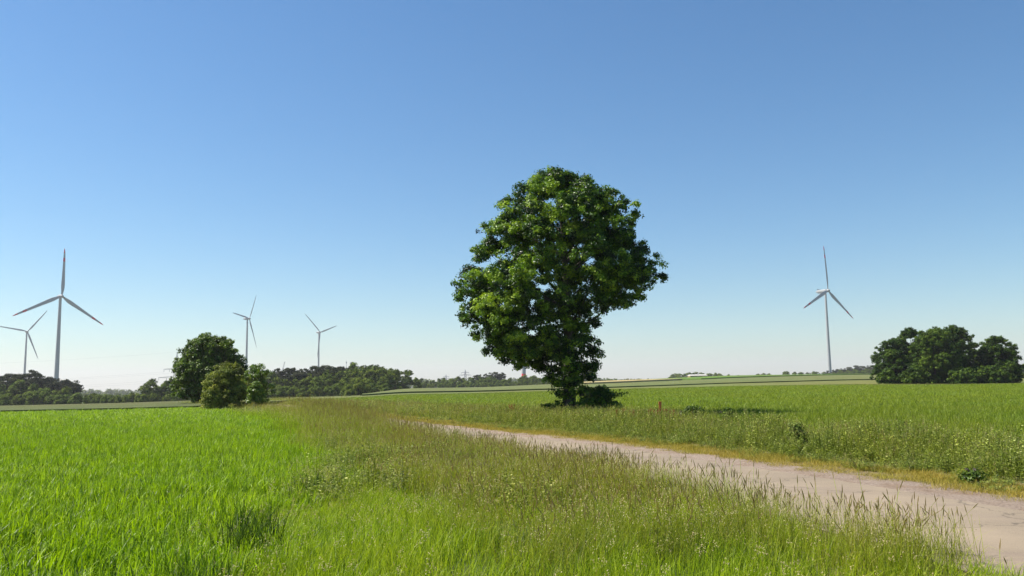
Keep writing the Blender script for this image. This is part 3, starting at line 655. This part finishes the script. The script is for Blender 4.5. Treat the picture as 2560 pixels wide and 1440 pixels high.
# --- the clump on the right
CL = [('oak_tree', 2232, 850, 168, 118, 21, .42, 'leftmost tree of the dark clump on the right, leaning left'), ('oak_tree', 2276, 822, 172, 124, 22, .36, 'second tree from the left in the dark clump on the right'),
      ('oak_tree', 2330, 820, 164, 128, 23, .55, 'lighter green tree in the middle of the clump on the right'), ('oak_tree', 2384, 812, 168, 116, 24, .40, 'tallest tree of the dark clump on the right'),
      ('oak_tree', 2430, 856, 172, 60, 26, .36, 'dark tree right behind the tallest one in the right clump'),
      ('oak_tree', 2490, 842, 167, 112, 25, .45, 'rightmost broad tree of the dark clump on the right')]
for nm, px_, yt, Y, w, sd, ti, lb in CL:
    crown_tree(nm, px_, yt, Y, w, M['clump'], lb, 'tree', 'trees of the dark clump in the right field', nl=75, lr=(.15, .3), per=68, pc=22, leaf=.26, cr=.36, seed=sd, low=.02, shape='dome', trunk=.3, gap=.22, tint=ti)
for px_, yt, Y, w, sd, lb in [(2218, 925, 160, 50, 31, 'low shrub at the left foot of the right clump'), (2284, 915, 158, 60, 32, 'pale green shrub at the foot of the middle of the right clump'),
                              (2528, 905, 161, 46, 33, 'shrub at the right end of the dark clump'), (2400, 920, 160, 90, 34, 'dark undergrowth shrub under the tallest tree of the right clump'), (2470, 915, 161, 90, 35, 'dark undergrowth shrub under the rightmost tree of the clump')]:
    crown_tree('shrub', px_, yt, Y, w, M['clump'], lb, 'bush', None, nl=26, lr=(.25, .45), per=45, pc=20, leaf=.3, cr=.35, seed=sd, low=.0, shape='dome', trunk=.08, gap=.1, tint=.5)

# --- woods: shared crown shapes, each tree its own object with trunk and crown
def wood_proto(kind, seed):
    r = np.random.default_rng(seed)
    if kind == 'broad':      # unit height, radius about .36
        prof = [(.04, -.24, .24), (.2, -.34, .34), (.5, -.38, .38), (.75, -.31, .31), (.92, -.18, .18), (1, -.07, .07)]
        lb = profile_lobes(prof, 34, r, (.07, .15), 1, .25); V, Fq, T = foliage(lb, r, 1.2, 12, .05, .055, .85, .45, .16, gap=.12)
        mat = M['broad']; tr = .022
    elif kind == 'pine':
        prof = [(.30, -.12, .12), (.45, -.22, .22), (.65, -.27, .27), (.82, -.22, .22), (.94, -.12, .12), (1, -.04, .04)]
        lb = profile_lobes(prof, 26, r, (.06, .13), 1, .3, .2); V, Fq, T = foliage(lb, r, 1.2, 12, .052, .05, .5, .4, .16, gap=.2, asp=.35)
        mat = M['pine']; tr = .018
    else:                    # shrub, as wide as high
        prof = [(.0, -.5, .5), (.3, -.58, .58), (.65, -.48, .48), (.9, -.27, .27), (1, -.1, .1)]
        lb = profile_lobes(prof, 24, r, (.12, .24), 1, .25); V, Fq, T = foliage(lb, r, 1.2, 11, .085, .09, .85, .5, .15, gap=.1)
        mat = M['light'] if kind == 'light' else M['broad']; tr = .03
    cm = mesh_np('crown', V, Fq, mat, T); mb = MB(); limbs(mb, None, lb, tr, r, 6, .85); return cm, mb.mesh('trunk', M['bark'])
PROTO = {k_: [wood_proto(k_, 200+7*i+len(k_)) for i in range(n_)] for k_, n_ in (('broad', 6), ('pine', 5), ('shrub', 4), ('light', 3))}
NAMES = {'broad': ('wood_tree', 'tree'), 'pine': ('pine_tree', 'tree'), 'shrub': ('shrub', 'bush'), 'light': ('shrub', 'bush')}
rw = random.Random(5)
def wtree(kind, px_, ytop, Y, label, group=None, wide=1.0, proto=None):
    x, y, z = unproj(px_, ytop, Y); g = float(gz(x, y)); H = max(z-g, 1.0)
    cm, tm = PROTO[kind][rw.randrange(len(PROTO[kind])) if proto is None else proto]; nm, cat = NAMES[kind]
    root = empty(nm, (x, y, g), rw.uniform(0, 6.28)); root.scale = (H*wide, H*wide, H*rw.uniform(.94, 1.05)); tag(root, label, cat, group)
    for pn, mm in (('crown', cm), ('trunk', tm)): ob(pn, mm, root)
    return root
ORD = 'first second third fourth fifth sixth seventh eighth ninth tenth eleventh twelfth thirteenth fourteenth fifteenth sixteenth seventeenth eighteenth nineteenth twentieth'.split()
ORD += ['twenty-'+o for o in ORD[:9]]+['thirtieth']+['thirty-'+o for o in ORD[:9]]+['fortieth']
OUT = {}
def row(kind, x0, x1, step, top, Yr, label, group, jit=4, wide=1.0):
    tx = [p[0] for p in top]; ty = [p[1] for p in top]; x = x0; k_ = 0; e_ = {0: 0, 1: 0}
    while x <= x1:
        q = x+rw.uniform(-.3, .3)*step
        if 0 <= q <= 2560: lb = label.replace('#', ORD[k_]+' '); k_ += 1
        else:
            sd = int(q > 0); OUT[(kind, sd)] = OUT.get((kind, sd), -1)+1; lb = ORD[OUT[(kind, sd)]]+' '+{'pine': 'dark pine', 'broad': 'broadleaf tree', 'shrub': 'low shrub'}[kind]+' standing outside the '+('right' if sd else 'left')+' picture edge'
        wtree(kind, q, float(np.interp(q, tx, ty))+rw.uniform(-jit, jit), rw.uniform(*Yr), lb, group, wide*rw.uniform(.85, 1.2)); x += step
# left wood
gL = 'trees of the wood at the left edge'
topL = [(-120, 930), (0, 938), (40, 931), (80, 932), (120, 940), (150, 945), (185, 948), (205, 958)]
row('pine', -130, 205, 17, topL, (335, 360), '#dark pine from the left in the back row of the left edge wood', gL, 3, 1.3)
row('pine', -120, 195, 19, [(a, b+10) for a, b in topL], (322, 334), '#dark pine from the left in the middle row of the left edge wood', gL, 6, 1.3)
row('broad', -110, 190, 28, [(a, b+22) for a, b in topL], (312, 322), '#green broadleaf from the left at the front of the left edge wood', gL, 7, 1.1)
row('shrub', -120, 345, 21, [(-120, 985), (0, 983), (100, 980), (200, 985), (230, 990), (345, 990)], (300, 310), '#low shrub from the left along the foot of the left wood and hedge', 'shrubs along the left wood', 5, 1.0)
row('broad', 215, 345, 16, [(210, 985), (345, 984)], (325, 345), '#small tree from the left in the low hedge between left wood and maple', 'trees of the low hedge on the left', 4, 1.4)
wtree('broad', 362, 962, 318, 'dark rounded tree left of its taller twin, left of the maple', None, 1.25, 0)
wtree('broad', 385, 946, 322, 'taller dark rounded tree left of the big round maple', None, 1.15, 1)
row('broad', 408, 480, 17, [(400, 952), (480, 955)], (322, 335), '#dark tree from the left just behind the left side of the maple', 'trees behind the maple', 5, 1.2)
row('broad', 490, 680, 26, [(400, 952), (480, 950), (560, 945), (680, 930)], (330, 345), '#dark tree from the left hidden behind maple and hawthorn', 'trees behind the maple', 6, 1.1)
row('shrub', 360, 680, 19, [(360, 985), (520, 982), (680, 975)], (300, 312), '#low shrub from the left on the field edge behind the maple', 'shrubs behind the maple', 5, 1.0)
# middle wood
gM = 'trees of the wood in the middle left'
topM = [(650, 932), (700, 926), (750, 921), (800, 918), (850, 909), (880, 909), (920, 912), (955, 918), (985, 922), (1000, 930)]
row('pine', 655, 880, 13, topM, (345, 365), '#dark pine from the left along the top of the middle wood', gM, 3, 1.15)
row('broad', 870, 990, 15, topM, (345, 360), '#tall broadleaf from the left on the right part of the middle wood', gM, 3, 1.0)
row('broad', 660, 975, 19, [(a, b+13) for a, b in topM], (325, 342), '#broadleaf tree from the left in the body of the middle wood', gM, 6, 1.05)
row('pine', 670, 860, 24, [(a, b+12) for a, b in topM], (322, 336), '#dark pine from the left in the body of the middle wood', gM, 6, 1.2)
row('broad', 680, 965, 27, [(a, b+28) for a, b in topM], (312, 322), '#broadleaf tree from the left in the front row of the middle wood', gM, 6, 1.1)
row('shrub', 660, 860, 20, [(650, 970), (760, 966), (860, 962)], (300, 308), '#dark shrub from the left along the foot of the middle wood', 'shrubs along the middle wood', 4, 1.05)
row('shrub', 930, 975, 18, [(900, 960), (975, 955)], (305, 325), '#dark shrub from the left at the right foot of the middle wood', 'shrubs along the middle wood', 4, 1.05)
wtree('broad', 1012, 925, 372, 'dark round tree at the right end of the middle wood', None, 1.5, 2)
wtree('shrub', 1040, 945, 378, 'dark bush right beside the round tree ending the middle wood', None, .9, 0)
wtree('shrub', 1000, 966, 330, 'small green bush on the grassy rise by the middle wood', None, 1.2, 2)
wtree('light', 872, 962, 262, 'pale green bush in front of the middle wood', None, .9, 1)
wtree('light', 897, 947, 268, 'taller green bush right of the pale bush before the middle wood', None, .9, 2)
wtree('light', 921, 960, 270, 'rightmost green bush in front of the middle wood', None, .8, 0)
# middle hedge line
gH = 'trees of the hedge line left of the big tree'
row('broad', 1055, 1480, 13, [(1050, 948), (1080, 950), (1130, 944), (1200, 945), (1300, 946), (1345, 940), (1480, 950)], (575, 600), '#tree from the left in the hedge line left of the big tree', gH, 4, 1.15)
row('shrub', 1060, 1420, 12, [(1050, 956), (1480, 955)], (555, 568), '#round bush from the left at the foot of the far hedge line', 'bushes of the hedge line left of the big tree', 3, 1.0)
row('pine', 1192, 1262, 11, [(1185, 936), (1225, 930), (1262, 933)], (610, 630), '#dark pine from the left rising behind the far hedge line', gH, 2, 1.2)
row('broad', 1310, 1350, 14, [(1300, 940), (1350, 936)], (600, 615), '#tree from the left beside the red banded turbine foot', gH, 2, 1.2)
# horizon beyond the right fields
gR = 'trees along the horizon right of the big tree'
row('broad', 1475, 1665, 12, [(1475, 944), (1560, 947), (1665, 944)], (900, 960), '#small horizon tree from the left just right of the big tree', gR, 2.5, 1.6)
row('broad', 1675, 1800, 11, [(1670, 937), (1700, 932), (1790, 931), (1800, 934)], (900, 940), '#tree from the left in the dark group behind the pale shed', 'trees behind the pale shed', 2, 1.6)
row('broad', 1806, 1860, 12, [(1806, 936), (1860, 938)], (900, 940), '#low horizon tree from the left right of the pale shed', gR, 2, 1.4)
wtree('broad', 1878, 938, 880, 'tiny lone bush on the horizon between two tree groups', None, 1.0, 1)
row('broad', 1897, 1928, 11, [(1890, 933), (1930, 933)], (880, 900), '#tree from the left in the small group left of the right turbine', gR, 1.5, 1.6)
wtree('broad', 1965, 925, 880, 'dark round tree on the horizon left of the right turbine', None, 1.3, 3)
row('broad', 1985, 2065, 12, [(1985, 929), (2065, 930)], (880, 920), '#low tree from the left at the foot of the right turbine', gR, 1.5, 1.4)
row('pine', 2072, 2215, 8, [(2070, 928), (2100, 921), (2140, 915), (2180, 913), (2215, 912)], (840, 880), '#conifer from the left in the far wood right of the right turbine', 'conifers of the far wood on the right', 1.5, 1.4)
row('broad', 2075, 2215, 12, [(2070, 931), (2100, 926), (2215, 920)], (820, 838), '#broadleaf from the left at the edge of the far right wood', 'conifers of the far wood on the right', 1.5, 1.3)
row('broad', 2500, 2700, 22, [(2500, 915), (2553, 908), (2700, 905)], (520, 560), '#grey green tree from the left beyond the right end of the clump', 'trees beyond the right clump', 3, 1.3)
# the far-off wooded horizon reads as one mass
rf = np.random.default_rng(9); FL = []
for (x0, x1, y0, Ya) in ((-500, 700, 976, 1500), (-500, 520, 984, 900), (1040, 1700, 949, 1500), (690, 1060, 958, 1200), (2150, 3300, 936, 1500)):
    k_ = 0
    for q in np.arange(x0, x1, 7 if Ya > 1000 else 9):
        x, y, z = unproj(q+rf.uniform(-2, 2), y0+rf.uniform(-2.5, 2.5), Ya*rf.uniform(1, 1.12)); g = float(gz(x, y)); rad = Ya/1500*rf.uniform(3.5, 6)
        for zz in np.arange(g+rad*.5, z-rad*.4, rad*1.1): FL.append((x, y, zz, rad))
        FL.append((x, y, z-rad, rad))
FL = np.array(FL); V, Fq, T = foliage(FL, rf, .8, 9, 2.0, 2.0, .9, .45, .12)
tag(ob('distant_wood', mesh_np('distant_wood', V, Fq, M['broad'], T)), 'hazy strip of far off woodland along the horizon', 'woodland', kind='stuff')

# ------------------------------------------------------------------ wind turbines
def blade_mesh(L, red):
    """blade along +Z from the hub, chord mostly in X, thin in Y; red bands near the tip"""
    st = [(0, .03, .03, 0), (.04, .03, .026, 8), (.1, .040, .016, 14), (.18, .056, .011, 12), (.26, .055, .010, 9), (.38, .048, .008, 7), (.5, .042, .0065, 5), (.65, .036, .005, 3), (.72, .034, .0045, 2.4),
          (.7201, .034, .0045, 2.4), (.8, .030, .004, 1.5), (.8001, .030, .004, 1.5), (.9, .023, .003, .5), (.9001, .023, .003, .5), (.96, .015, .002, 0), (1, .004, .001, 0)]
    n_ = 12; V = []; Fq = []; MI = []
    for t, c, th, tw in st:
        c *= 1.38 if red else 1.1
        for k_ in range(n_):
            a = 2*math.pi*k_/n_; x = math.cos(a)*c*L/2; y = math.sin(a)*th*L/2*(1 if abs(c-th) < .004 else (.6+.4*math.cos(a))); x += (0 if t < .05 else -c*L*.12)
            w = R(tw); V.append((x*math.cos(w)-y*math.sin(w), x*math.sin(w)+y*math.cos(w)-.02*L*t*t, t*L))
    for i in range(len(st)-1):
        t = (st[i][0]+st[i+1][0])/2
        for k_ in range(n_):
            Fq.append((i*n_+k_, i*n_+(k_+1) % n_, (i+1)*n_+(k_+1) % n_, (i+1)*n_+k_)); MI.append(1 if red and (.7201 < t < .8 or t > .9) else 0)
    Fq.append(tuple((len(st)-1)*n_+k_ for k_ in range(n_))); MI.append(1 if red else 0)
    me = bpy.data.meshes.new('blade'); me.from_pydata(V, [], Fq); me.materials.append(M['white']); me.materials.append(M['redp'])
    me.polygons.foreach_set('material_index', MI); me.polygons.foreach_set('use_smooth', [True]*len(Fq)); me.update(); return me
def turbine(px_, yh, Y, Lpx, yaw, phase, red, label, boxy=False, band=False, wb=4.6):
    x, y, z = unproj(px_, yh, Y); g = float(gz(x, y)); L = Lpx*Y/F; tilt = R(5)
    to_cam = math.atan2(-x, -y)                       # azimuth clockwise from +Y
    az = to_cam-R(yaw)                                # facing direction (turned to the right of the camera)
    over = L*.075
    bx, by = x-math.sin(az)*over, y-math.cos(az)*over
    root = tag(empty('wind_turbine', (bx, by, g), -az), label, 'wind turbine', 'wind turbines'); H = z-g      # local +Y = facing
    mb = MB(); zs = [0, .25, .5, .75, .985]
    if band:
        zb = (13/H, 17/H); zs = [0, zb[0], zb[0]+1e-4, zb[1], zb[1]+1e-4, .3, .55, .8, .985]
    r_ = [wb/2*(1-.48*t) for t in zs]
    mb.ring_tube([(0, 0, q*H) for q in zs], r_, 32, 0, cap=False)
    if band: mb.m = [1 if 64 <= q < 96 else 0 for q in range(len(mb.m))]
    ob('tower', mb.mesh('tower', [M['white'], M['redp']]), root)
    mb = MB(); k = L/60
    if boxy:
        sec = [(3.2, 1.6, 1.9), (0, 1.9, 2.1), (-6, 1.9, 2.0), (-11, 1.6, 1.5), (-13.5, 1.1, .7)]
    else:
        sec = [(3.2, 1.5, 1.7), (1, 2.1, 2.2), (-3, 2.2, 2.2), (-6.5, 1.7, 1.6), (-8.5, .8, .7)]
    b0 = 0
    for yy, w, h in sec:
        for k_ in range(16):
            a = 2*math.pi*k_/16; ex = 4 if boxy else 2.6; c, s2 = math.cos(a), math.sin(a)
            mb.v.append((math.copysign(abs(c)**(2/ex), c)*w*k, yy*k, H+.3*k+math.copysign(abs(s2)**(2/ex), s2)*h*k))
    for i in range(len(sec)-1):
        for k_ in range(16): mb.f.append((i*16+k_, i*16+(k_+1) % 16, (i+1)*16+(k_+1) % 16, (i+1)*16+k_)); mb.m.append(0)
    mb.f.append(tuple(range(16))[::-1]); mb.m.append(0); mb.f.append(tuple((len(sec)-1)*16+k_ for k_ in range(16))); mb.m.append(0)
    na = ob('nacelle', mb.mesh('nacelle', M['white']), root)
    if boxy:                                           # cooler fins and roof rail at the back of the long nacelle
        m2 = MB(); m2.box((0, -9.5*k, H+2.6*k), (2.4*k, 3.4*k, .35*k)); m2.box((0, -10.8*k, H+3.1*k), (2.6*k, .3*k, 1.2*k)); m2.box((0, -7*k, H-1.95*k), (2.8*k, 9*k, .4*k))
        ob('cooler', m2.mesh('cooler', M['steel'], False), na)
    hub = ob('rotor_hub', None, root) if False else None
    mb = MB(); pts = []; rad = []
    for t in np.linspace(0, 1, 8): pts.append((0, 3.3*k+3.6*k*t, 0)); rad.append(2.0*k*math.sqrt(max(1-t*t, .02)))
    mb.ring_tube(pts, rad, 20)
    hb = ob('rotor_hub', mb.mesh('rotor_hub', M['white']), root); hb.location = (0, 0, H); hb.rotation_euler = (tilt, 0, 0)
    bm_ = blade_mesh(L, red)
    for q in range(3):
        b_ = ob('blade', bm_, hb)
        # viewed from the camera (rotor facing it) clockwise phase = rotation about -Y(local facing) seen from front
        b_.location = (0, over-.5*k, 0); b_.rotation_euler = (0, -R(phase+120*q), 0)
    return root
turbine(155, 741, 1050, 125, 22, 3, True, 'large wind turbine with red striped blades over the left wood', wb=6.2)
turbine(69, 829, 1650, 73, 18, 39, False, 'smaller plain grey wind turbine at the far left beside the large striped one', wb=5.2)
turbine(624, 797, 1430, 80, 62, 36, False, 'plain grey wind turbine behind the maple, seen almost edge on', wb=4.8)
turbine(801, 831, 1800, 66, 46, 72, False, 'plain grey wind turbine rising behind the middle wood', wb=4.8)
turbine(1313, 733, 1090, 118, 50, 100, True, 'wind turbine with a red banded foot hidden behind the big tree', band=True, wb=6.0)
turbine(2071, 727, 1100, 118, 56, 5, True, 'wind turbine with red striped blades and long nacelle on the right', boxy=True, wb=4.7)

# ------------------------------------------------------------------ pylons, mast, crane, shed, post
def bar(mb, a, b, r_): mb.ring_tube([a, b], [r_, r_], 4)
def pylon(px_, ytop, Y, label, arms=((.84, .22, 'a'), (.70, .34, 'b')), th=1.0, rz=0.4, group='pylons on the horizon'):
    x, y, z = unproj(px_, ytop, Y); g = float(gz(x, y)); H = z-g; root = tag(empty('pylon', (x, y, g), rz), label, 'pylon', group); mb = MB(); t_ = .05*H/30*th
    def hw(t): return H*(.085*(1-t)+.012) if t < .7 else H*(.0375*(1-(t-.7)/.3)+.002)
    zs = [0, .14, .27, .39, .5, .6, .7, .78, .86, .93, 1]
    for a, b in zip(zs, zs[1:]):
        for sx, sy in ((-1, -1), (1, -1), (1, 1), (-1, 1)):
            bar(mb, (sx*hw(a), sy*hw(a), a*H), (sx*hw(b), sy*hw(b), b*H), t_*1.7)
            nx, ny = (-sy, sx); bar(mb, (sx*hw(a), sy*hw(a), a*H), (nx*hw(b), ny*hw(b), b*H), t_)
    ob('lattice_mast', mb.mesh('lattice_mast', M['steel'], False), root)
    for t, w, _ in arms:
        mb = MB(); 
        for s_ in (-1, 1):
            for y_ in (-1, 1):
                bar(mb, (s_*hw(t), y_*hw(t), t*H), (s_*w*H, 0, t*H+.004*H), t_*1.3); bar(mb, (s_*hw(t), y_*hw(t), (t+.035)*H), (s_*w*H, 0, t*H+.006*H), t_*1.3)
            for q in (.3, .6, .85): bar(mb, (s_*w*H*q, 0, t*H), (s_*w*H*q, 0, t*H+.03*H*(1-q)), t_)
        a = ob('cross_arm', mb.mesh('cross_arm', M['steel'], False), root)
        for s_ in (-1, 1):
            for q in ((.55, .98) if w > .25 else (.98,)):
                mb = MB(); bar(mb, (s_*w*H*q, 0, t*H), (s_*w*H*q, 0, t*H-.055*H), t_*1.5); ob('insulator', mb.mesh('insulator', M['steel'], False), a)
    return root, H
PY, HP = pylon(443, 880, 900, 'lattice pylon half hidden by the left side of the maple', arms=((.62, .26, ''), (.44, .36, '')), th=1.6)
pylon(1163, 924, 2600, 'tiny distant pylon above the hedge line left of the big tree', th=3.5)
pylon(1488, 929, 2600, 'tiny distant pylon just right of the big tree trunk', th=3.5)
pylon(1115, 936, 3200, 'tiniest distant pylon, furthest left above the hedge line', th=3.5)
for i, (t, w) in enumerate(((.565, -.26), (.565, .26), (.385, -.36), (.385, .36), (1.0, 0))):
    c, s_ = math.cos(.4), math.sin(.4); x0, y0, z0 = PY.location
    a = Vector((x0+w*HP*c, y0+w*HP*s_, z0+t*HP)); b_ = a+Vector((-620, 120, -2)); pts = []
    for k_ in range(15):
        q = k_/14; p_ = a.lerp(b_, q); p_.z -= 16*4*q*(1-q)*.25*4*.5; pts.append(p_)
    mb = MB(); mb.ring_tube(pts, [.035]*15, 4)
    tag(ob('power_cable', mb.mesh('power_cable', M['steel'])), ('upper left', 'upper right', 'lower left', 'lower right', 'topmost')[i]+' power cable running left from the lattice pylon', 'cable', 'power cables left of the pylon')
x, y, z = unproj(705, 922, 1900); g = float(gz(x, y))
root = tag(empty('crane', (x, y, g)), 'faint crane with a raised boom above the middle wood', 'crane'); mb = MB()
p1 = Vector((0, 0, z-g-8)); q_ = unproj(712, 904, 1900); p2 = Vector((q_[0]-x, 0, q_[2]-g))
for dx in (-1, 1):
    bar(mb, p1+Vector((dx, dx, 0)), p2+Vector((dx*.5, 0, 0)), .35)
for k_ in range(7): bar(mb, p1.lerp(p2, k_/7)+Vector((-1, -1, 0)), p1.lerp(p2, (k_+1)/7)+Vector((1, 1, 0)), .25)
ob('boom', mb.mesh('boom', M['steel'], False), root)
mb = MB(); mb.ring_tube([(0, 0, 0), p1], [1.6, 1.4], 6); mb.box((p1.x-2, 0, p1.z), (6, 3, 3)); ob('mast', mb.mesh('mast', M['steel'], False), root)
x, y, z = unproj(866, 901, 1500); g = float(gz(x, y)); root = tag(empty('radio_mast', (x, y, g)), 'thin radio mast poking above the middle wood', 'mast')
mb = MB(); mb.ring_tube([(0, 0, 0), (0, 0, z-g)], [.9, .35], 6); ob('pole', mb.mesh('pole', M['steel']), root)
mb = MB(); mb.box((0, 0, z-g-4), (1.6, 1.6, 2)); ob('antenna', mb.mesh('antenna', M['steel'], False), root)
# shed
x, y, _ = unproj(1744, 948, 505); g = float(gz(x, y)); root = tag(empty('farm_shed', (x, y, g), .1), 'long low pale shed on the horizon right of the big tree', 'shed')
M['tan'] = surf_mat('tan_boards', [(.3, (.42, .31, .18)), (.7, (.5, .38, .24))], 1, .8, .2); M['roof'] = surf_mat('pale_roof', [(.3, (.62, .58, .52)), (.7, (.7, .66, .6))], .8, .6, .1)
mb = MB(); mb.box((0, 0, .85), (10.5, 5, 1.7)); ob('wall', mb.mesh('wall', M['tan'], False), root)
mb = MB(); w, d, h0, h1 = 5.6, 2.9, 1.72, 2.25
mb.v = [(-w, -d, h0), (w, -d, h0), (w, d, h0), (-w, d, h0), (-w+.6, 0, h1), (w-.6, 0, h1)]; mb.f = [(0, 1, 5, 4), (2, 3, 4, 5), (0, 4, 3), (1, 2, 5), (3, 2, 1, 0)]; mb.m = [0]*5
ob('roof', mb.mesh('roof', M['roof'], False), root)
# marker post by the tree
x, y, z = unproj(1650, 1004, 31); g = float(gz(x, y)); root = tag(empty('marker_post', (x, y, g)), 'orange marker post in the weeds right of the big tree', 'post')
mb = MB(); mb.box((0, 0, (z-g)/2), (.085, .04, z-g)); ob('stake', mb.mesh('stake', M['orange'], False), root)
mb = MB(); mb.box((0, 0, z-g-.06), (.10, .055, .10)); ob('cap', mb.mesh('cap', M['orange'], False), root)

# brambles, dark low bushes, docks, tufts
def low_bush(px_, ytop, Y, wpx, mat, label, seed, leaf=.09, shoots=0):
    r = np.random.default_rng(seed); x, y, z = unproj(px_, ytop, Y); g = float(gz(x, y)); H = z-g; w = wpx/2*Y/F
    lb = profile_lobes([(0, -w, w), (H*.5, -w*.85, w*.85), (H, -w*.4, w*.4)], 20, r, (H*.18, H*.32), .5, .1)
    root = tag(empty('bramble_bush', (x, y, g)), label, 'bush')
    V, Fq, T = foliage(lb, r, 1.3, 20, leaf, .13, .9, .42, .13, .15)
    mb = MB()
    for q in range(10+shoots):
        a = r.uniform(-.5, .5); d = r.uniform(.3, 1)*w*(1.25 if q < shoots else .8); s_ = 1 if (q < shoots or r.uniform() > .5) else -1
        pts = [Vector((s_*d*t, a*d*t, H*(1.9*t-1.15*t*t)*r.uniform(.9, 1.05)+.02)) for t in (0, .25, .5, .75, 1)]; mb.ring_tube(pts, [.014, .012, .01, .008, .004], 5)
        if q < shoots:
            C = np.array([pts[int(t)].lerp(pts[min(int(t)+1, 4)], t % 1) for t in r.uniform(1.2, 4, 46)])+r.normal(0, .07, (46, 3)); v2, f2 = leaf_quads(C, r.normal(0, 1, (46, 3))+np.array([0, 0, .6]), leaf, r)
            Fq = np.concatenate([Fq, f2+len(V)]); V = np.concatenate([V, v2]); T = np.concatenate([T, r.uniform(.3, .7, 46)])
    ob('foliage', mesh_np('foliage', V, Fq, mat, T), root); ob('stems', mb.mesh('stems', M['bark']), root)
low_bush(1494, 968, 39, 132, M['leaf'], 'bramble with arching shoots at the right foot of the big tree', 51, .11, 7)
low_bush(1372, 1012, 38.5, 60, M['maple'], 'low dark bush at the left foot of the big tree', 52, .10)
low_bush(1730, 1014, 29, 100, M['maple'], 'dark low bush among the weeds right of the marker post', 53, .075)
low_bush(1815, 1014, 27, 46, M['maple'], 'small dark bush beside a longer one right of the marker post', 54, .075)
low_bush(1990, 1062, 19.5, 54, M['weed'], 'dark leafy weed bush on the bank in the right half', 55, .06)
low_bush(2552, 1098, 15.6, 50, M['weed'], 'dark leafy weed bush on the bank at the right picture edge', 56, .06)
low_bush(2428, 1164, 13.2, 44, M['maple'], 'small dark leafy clump low on the bank above the golden strip', 57, .05)
def dock(px_, ytop, Y, label, seed):
    r = np.random.default_rng(seed); x, y, z = unproj(px_, ytop, Y); g = float(gz(x, y)); H = z-g; root = tag(empty('dock_plant', (x, y, g)), label, 'plant', 'reddish dock plants')
    mb = MB(); C = []
    for q in range(5):
        a = r.uniform(0, 6.28); l = .12*H; pts = [Vector((math.cos(a)*l*t, math.sin(a)*l*t, H*t*r.uniform(.95, 1.0))) for t in (0, .5, 1)]; mb.ring_tube(pts, [.008, .006, .004], 5)
        t = r.uniform(.45, 1, 60); C.append(np.array([[math.cos(a)*l*k_, math.sin(a)*l*k_, H*k_] for k_ in t])+r.normal(0, .018, (60, 3)))
    C = np.concatenate(C); V, Fq = leaf_quads(C, r.normal(0, 1, C.shape), .03, r); ob('seed_heads', mesh_np('seed_heads', V, Fq, M['red'], r.uniform(0, 1, len(C))), root); ob('stems', mb.mesh('stems', M['red']), root)
for i, (a, b_, Y, lb) in enumerate([(1283, 1010, 40, 'taller reddish dock plant left of the big tree'), (1276, 1013, 39, 'shorter reddish dock plant left of the big tree'), (1545, 1024, 31, 'first reddish dock plant from the left between tree and marker post'), (1560, 1022, 31.5, 'second reddish dock plant from the left between tree and marker post'), (1580, 1024, 30, 'third reddish dock plant from the left between tree and marker post'),
                                 (1600, 1024, 30, 'fourth reddish dock plant from the left, just left of the marker post'), (1622, 1022, 29.5, 'fifth reddish dock plant from the left, just left of the marker post'), (1640, 1024, 29, 'sixth reddish dock plant from the left, just left of the marker post'), (1665, 1022, 29, 'nearer reddish dock plant right of the marker post'), (1680, 1025, 28.5, 'farther reddish dock plant right of the marker post')]):
    dock(a, b_, Y, lb, 60+i)
def tuft(px_, ybase, ht, label, seed, rad=.28):
    Y = 1.65*F/(ybase-(964-ROLL*(px_-1280))); x, y, _ = unproj(px_, ybase, Y); r = np.random.default_rng(seed)
    v, f, t = blades(150, rad, ht*.6, ht, .013, .2, .5, 4, r, .7); o = ob('grass_tuft', mesh_np('grass_tuft', v, f, M['tuft'], t), None, (x, y, float(gz(x, y)))); tag(o, label, 'grass tuft', 'dark tufts in the grass')
tuft(610, 1400, .56, 'dark blue green tuft at the wheat edge, upper of the near pair', 81)
tuft(640, 1362, .55, 'dark blue green tuft at the wheat edge, furthest right of the near pair', 82)
tuft(500, 1490, .44, 'dark low tuft at the wheat edge near the bottom', 83, .3)
tuft(772, 1250, .50, 'dark tuft where wheat meets the seeding grass', 84, .22)

# ------------------------------------------------------------------ haze
HZ = True
if HZ:
    me = bpy.data.meshes.new('haze'); x0, x1, y0, y1, z0, z1 = -12000, 12000, -300, 9300, -22, 215
    me.from_pydata([(x0, y0, z0), (x1, y0, z0), (x1, y1, z0), (x0, y1, z0), (x0, y0, z1), (x1, y0, z1), (x1, y1, z1), (x0, y1, z1)], [], [(3, 2, 1, 0), (4, 5, 6, 7), (0, 1, 5, 4), (1, 2, 6, 5), (2, 3, 7, 6), (3, 0, 4, 7)])
    m, n, out = newmat('haze_air'); pv = N(n, 'ShaderNodeVolumePrincipled'); pv.inputs['Color'].default_value = (1, .955, .985, 1); pv.inputs['Density'].default_value = .00011; pv.inputs['Anisotropy'].default_value = .2
    n.links.new(pv.outputs[0], out.inputs['Volume']); me.materials.append(m); o = ob('haze', me); o['kind'] = 'stuff'
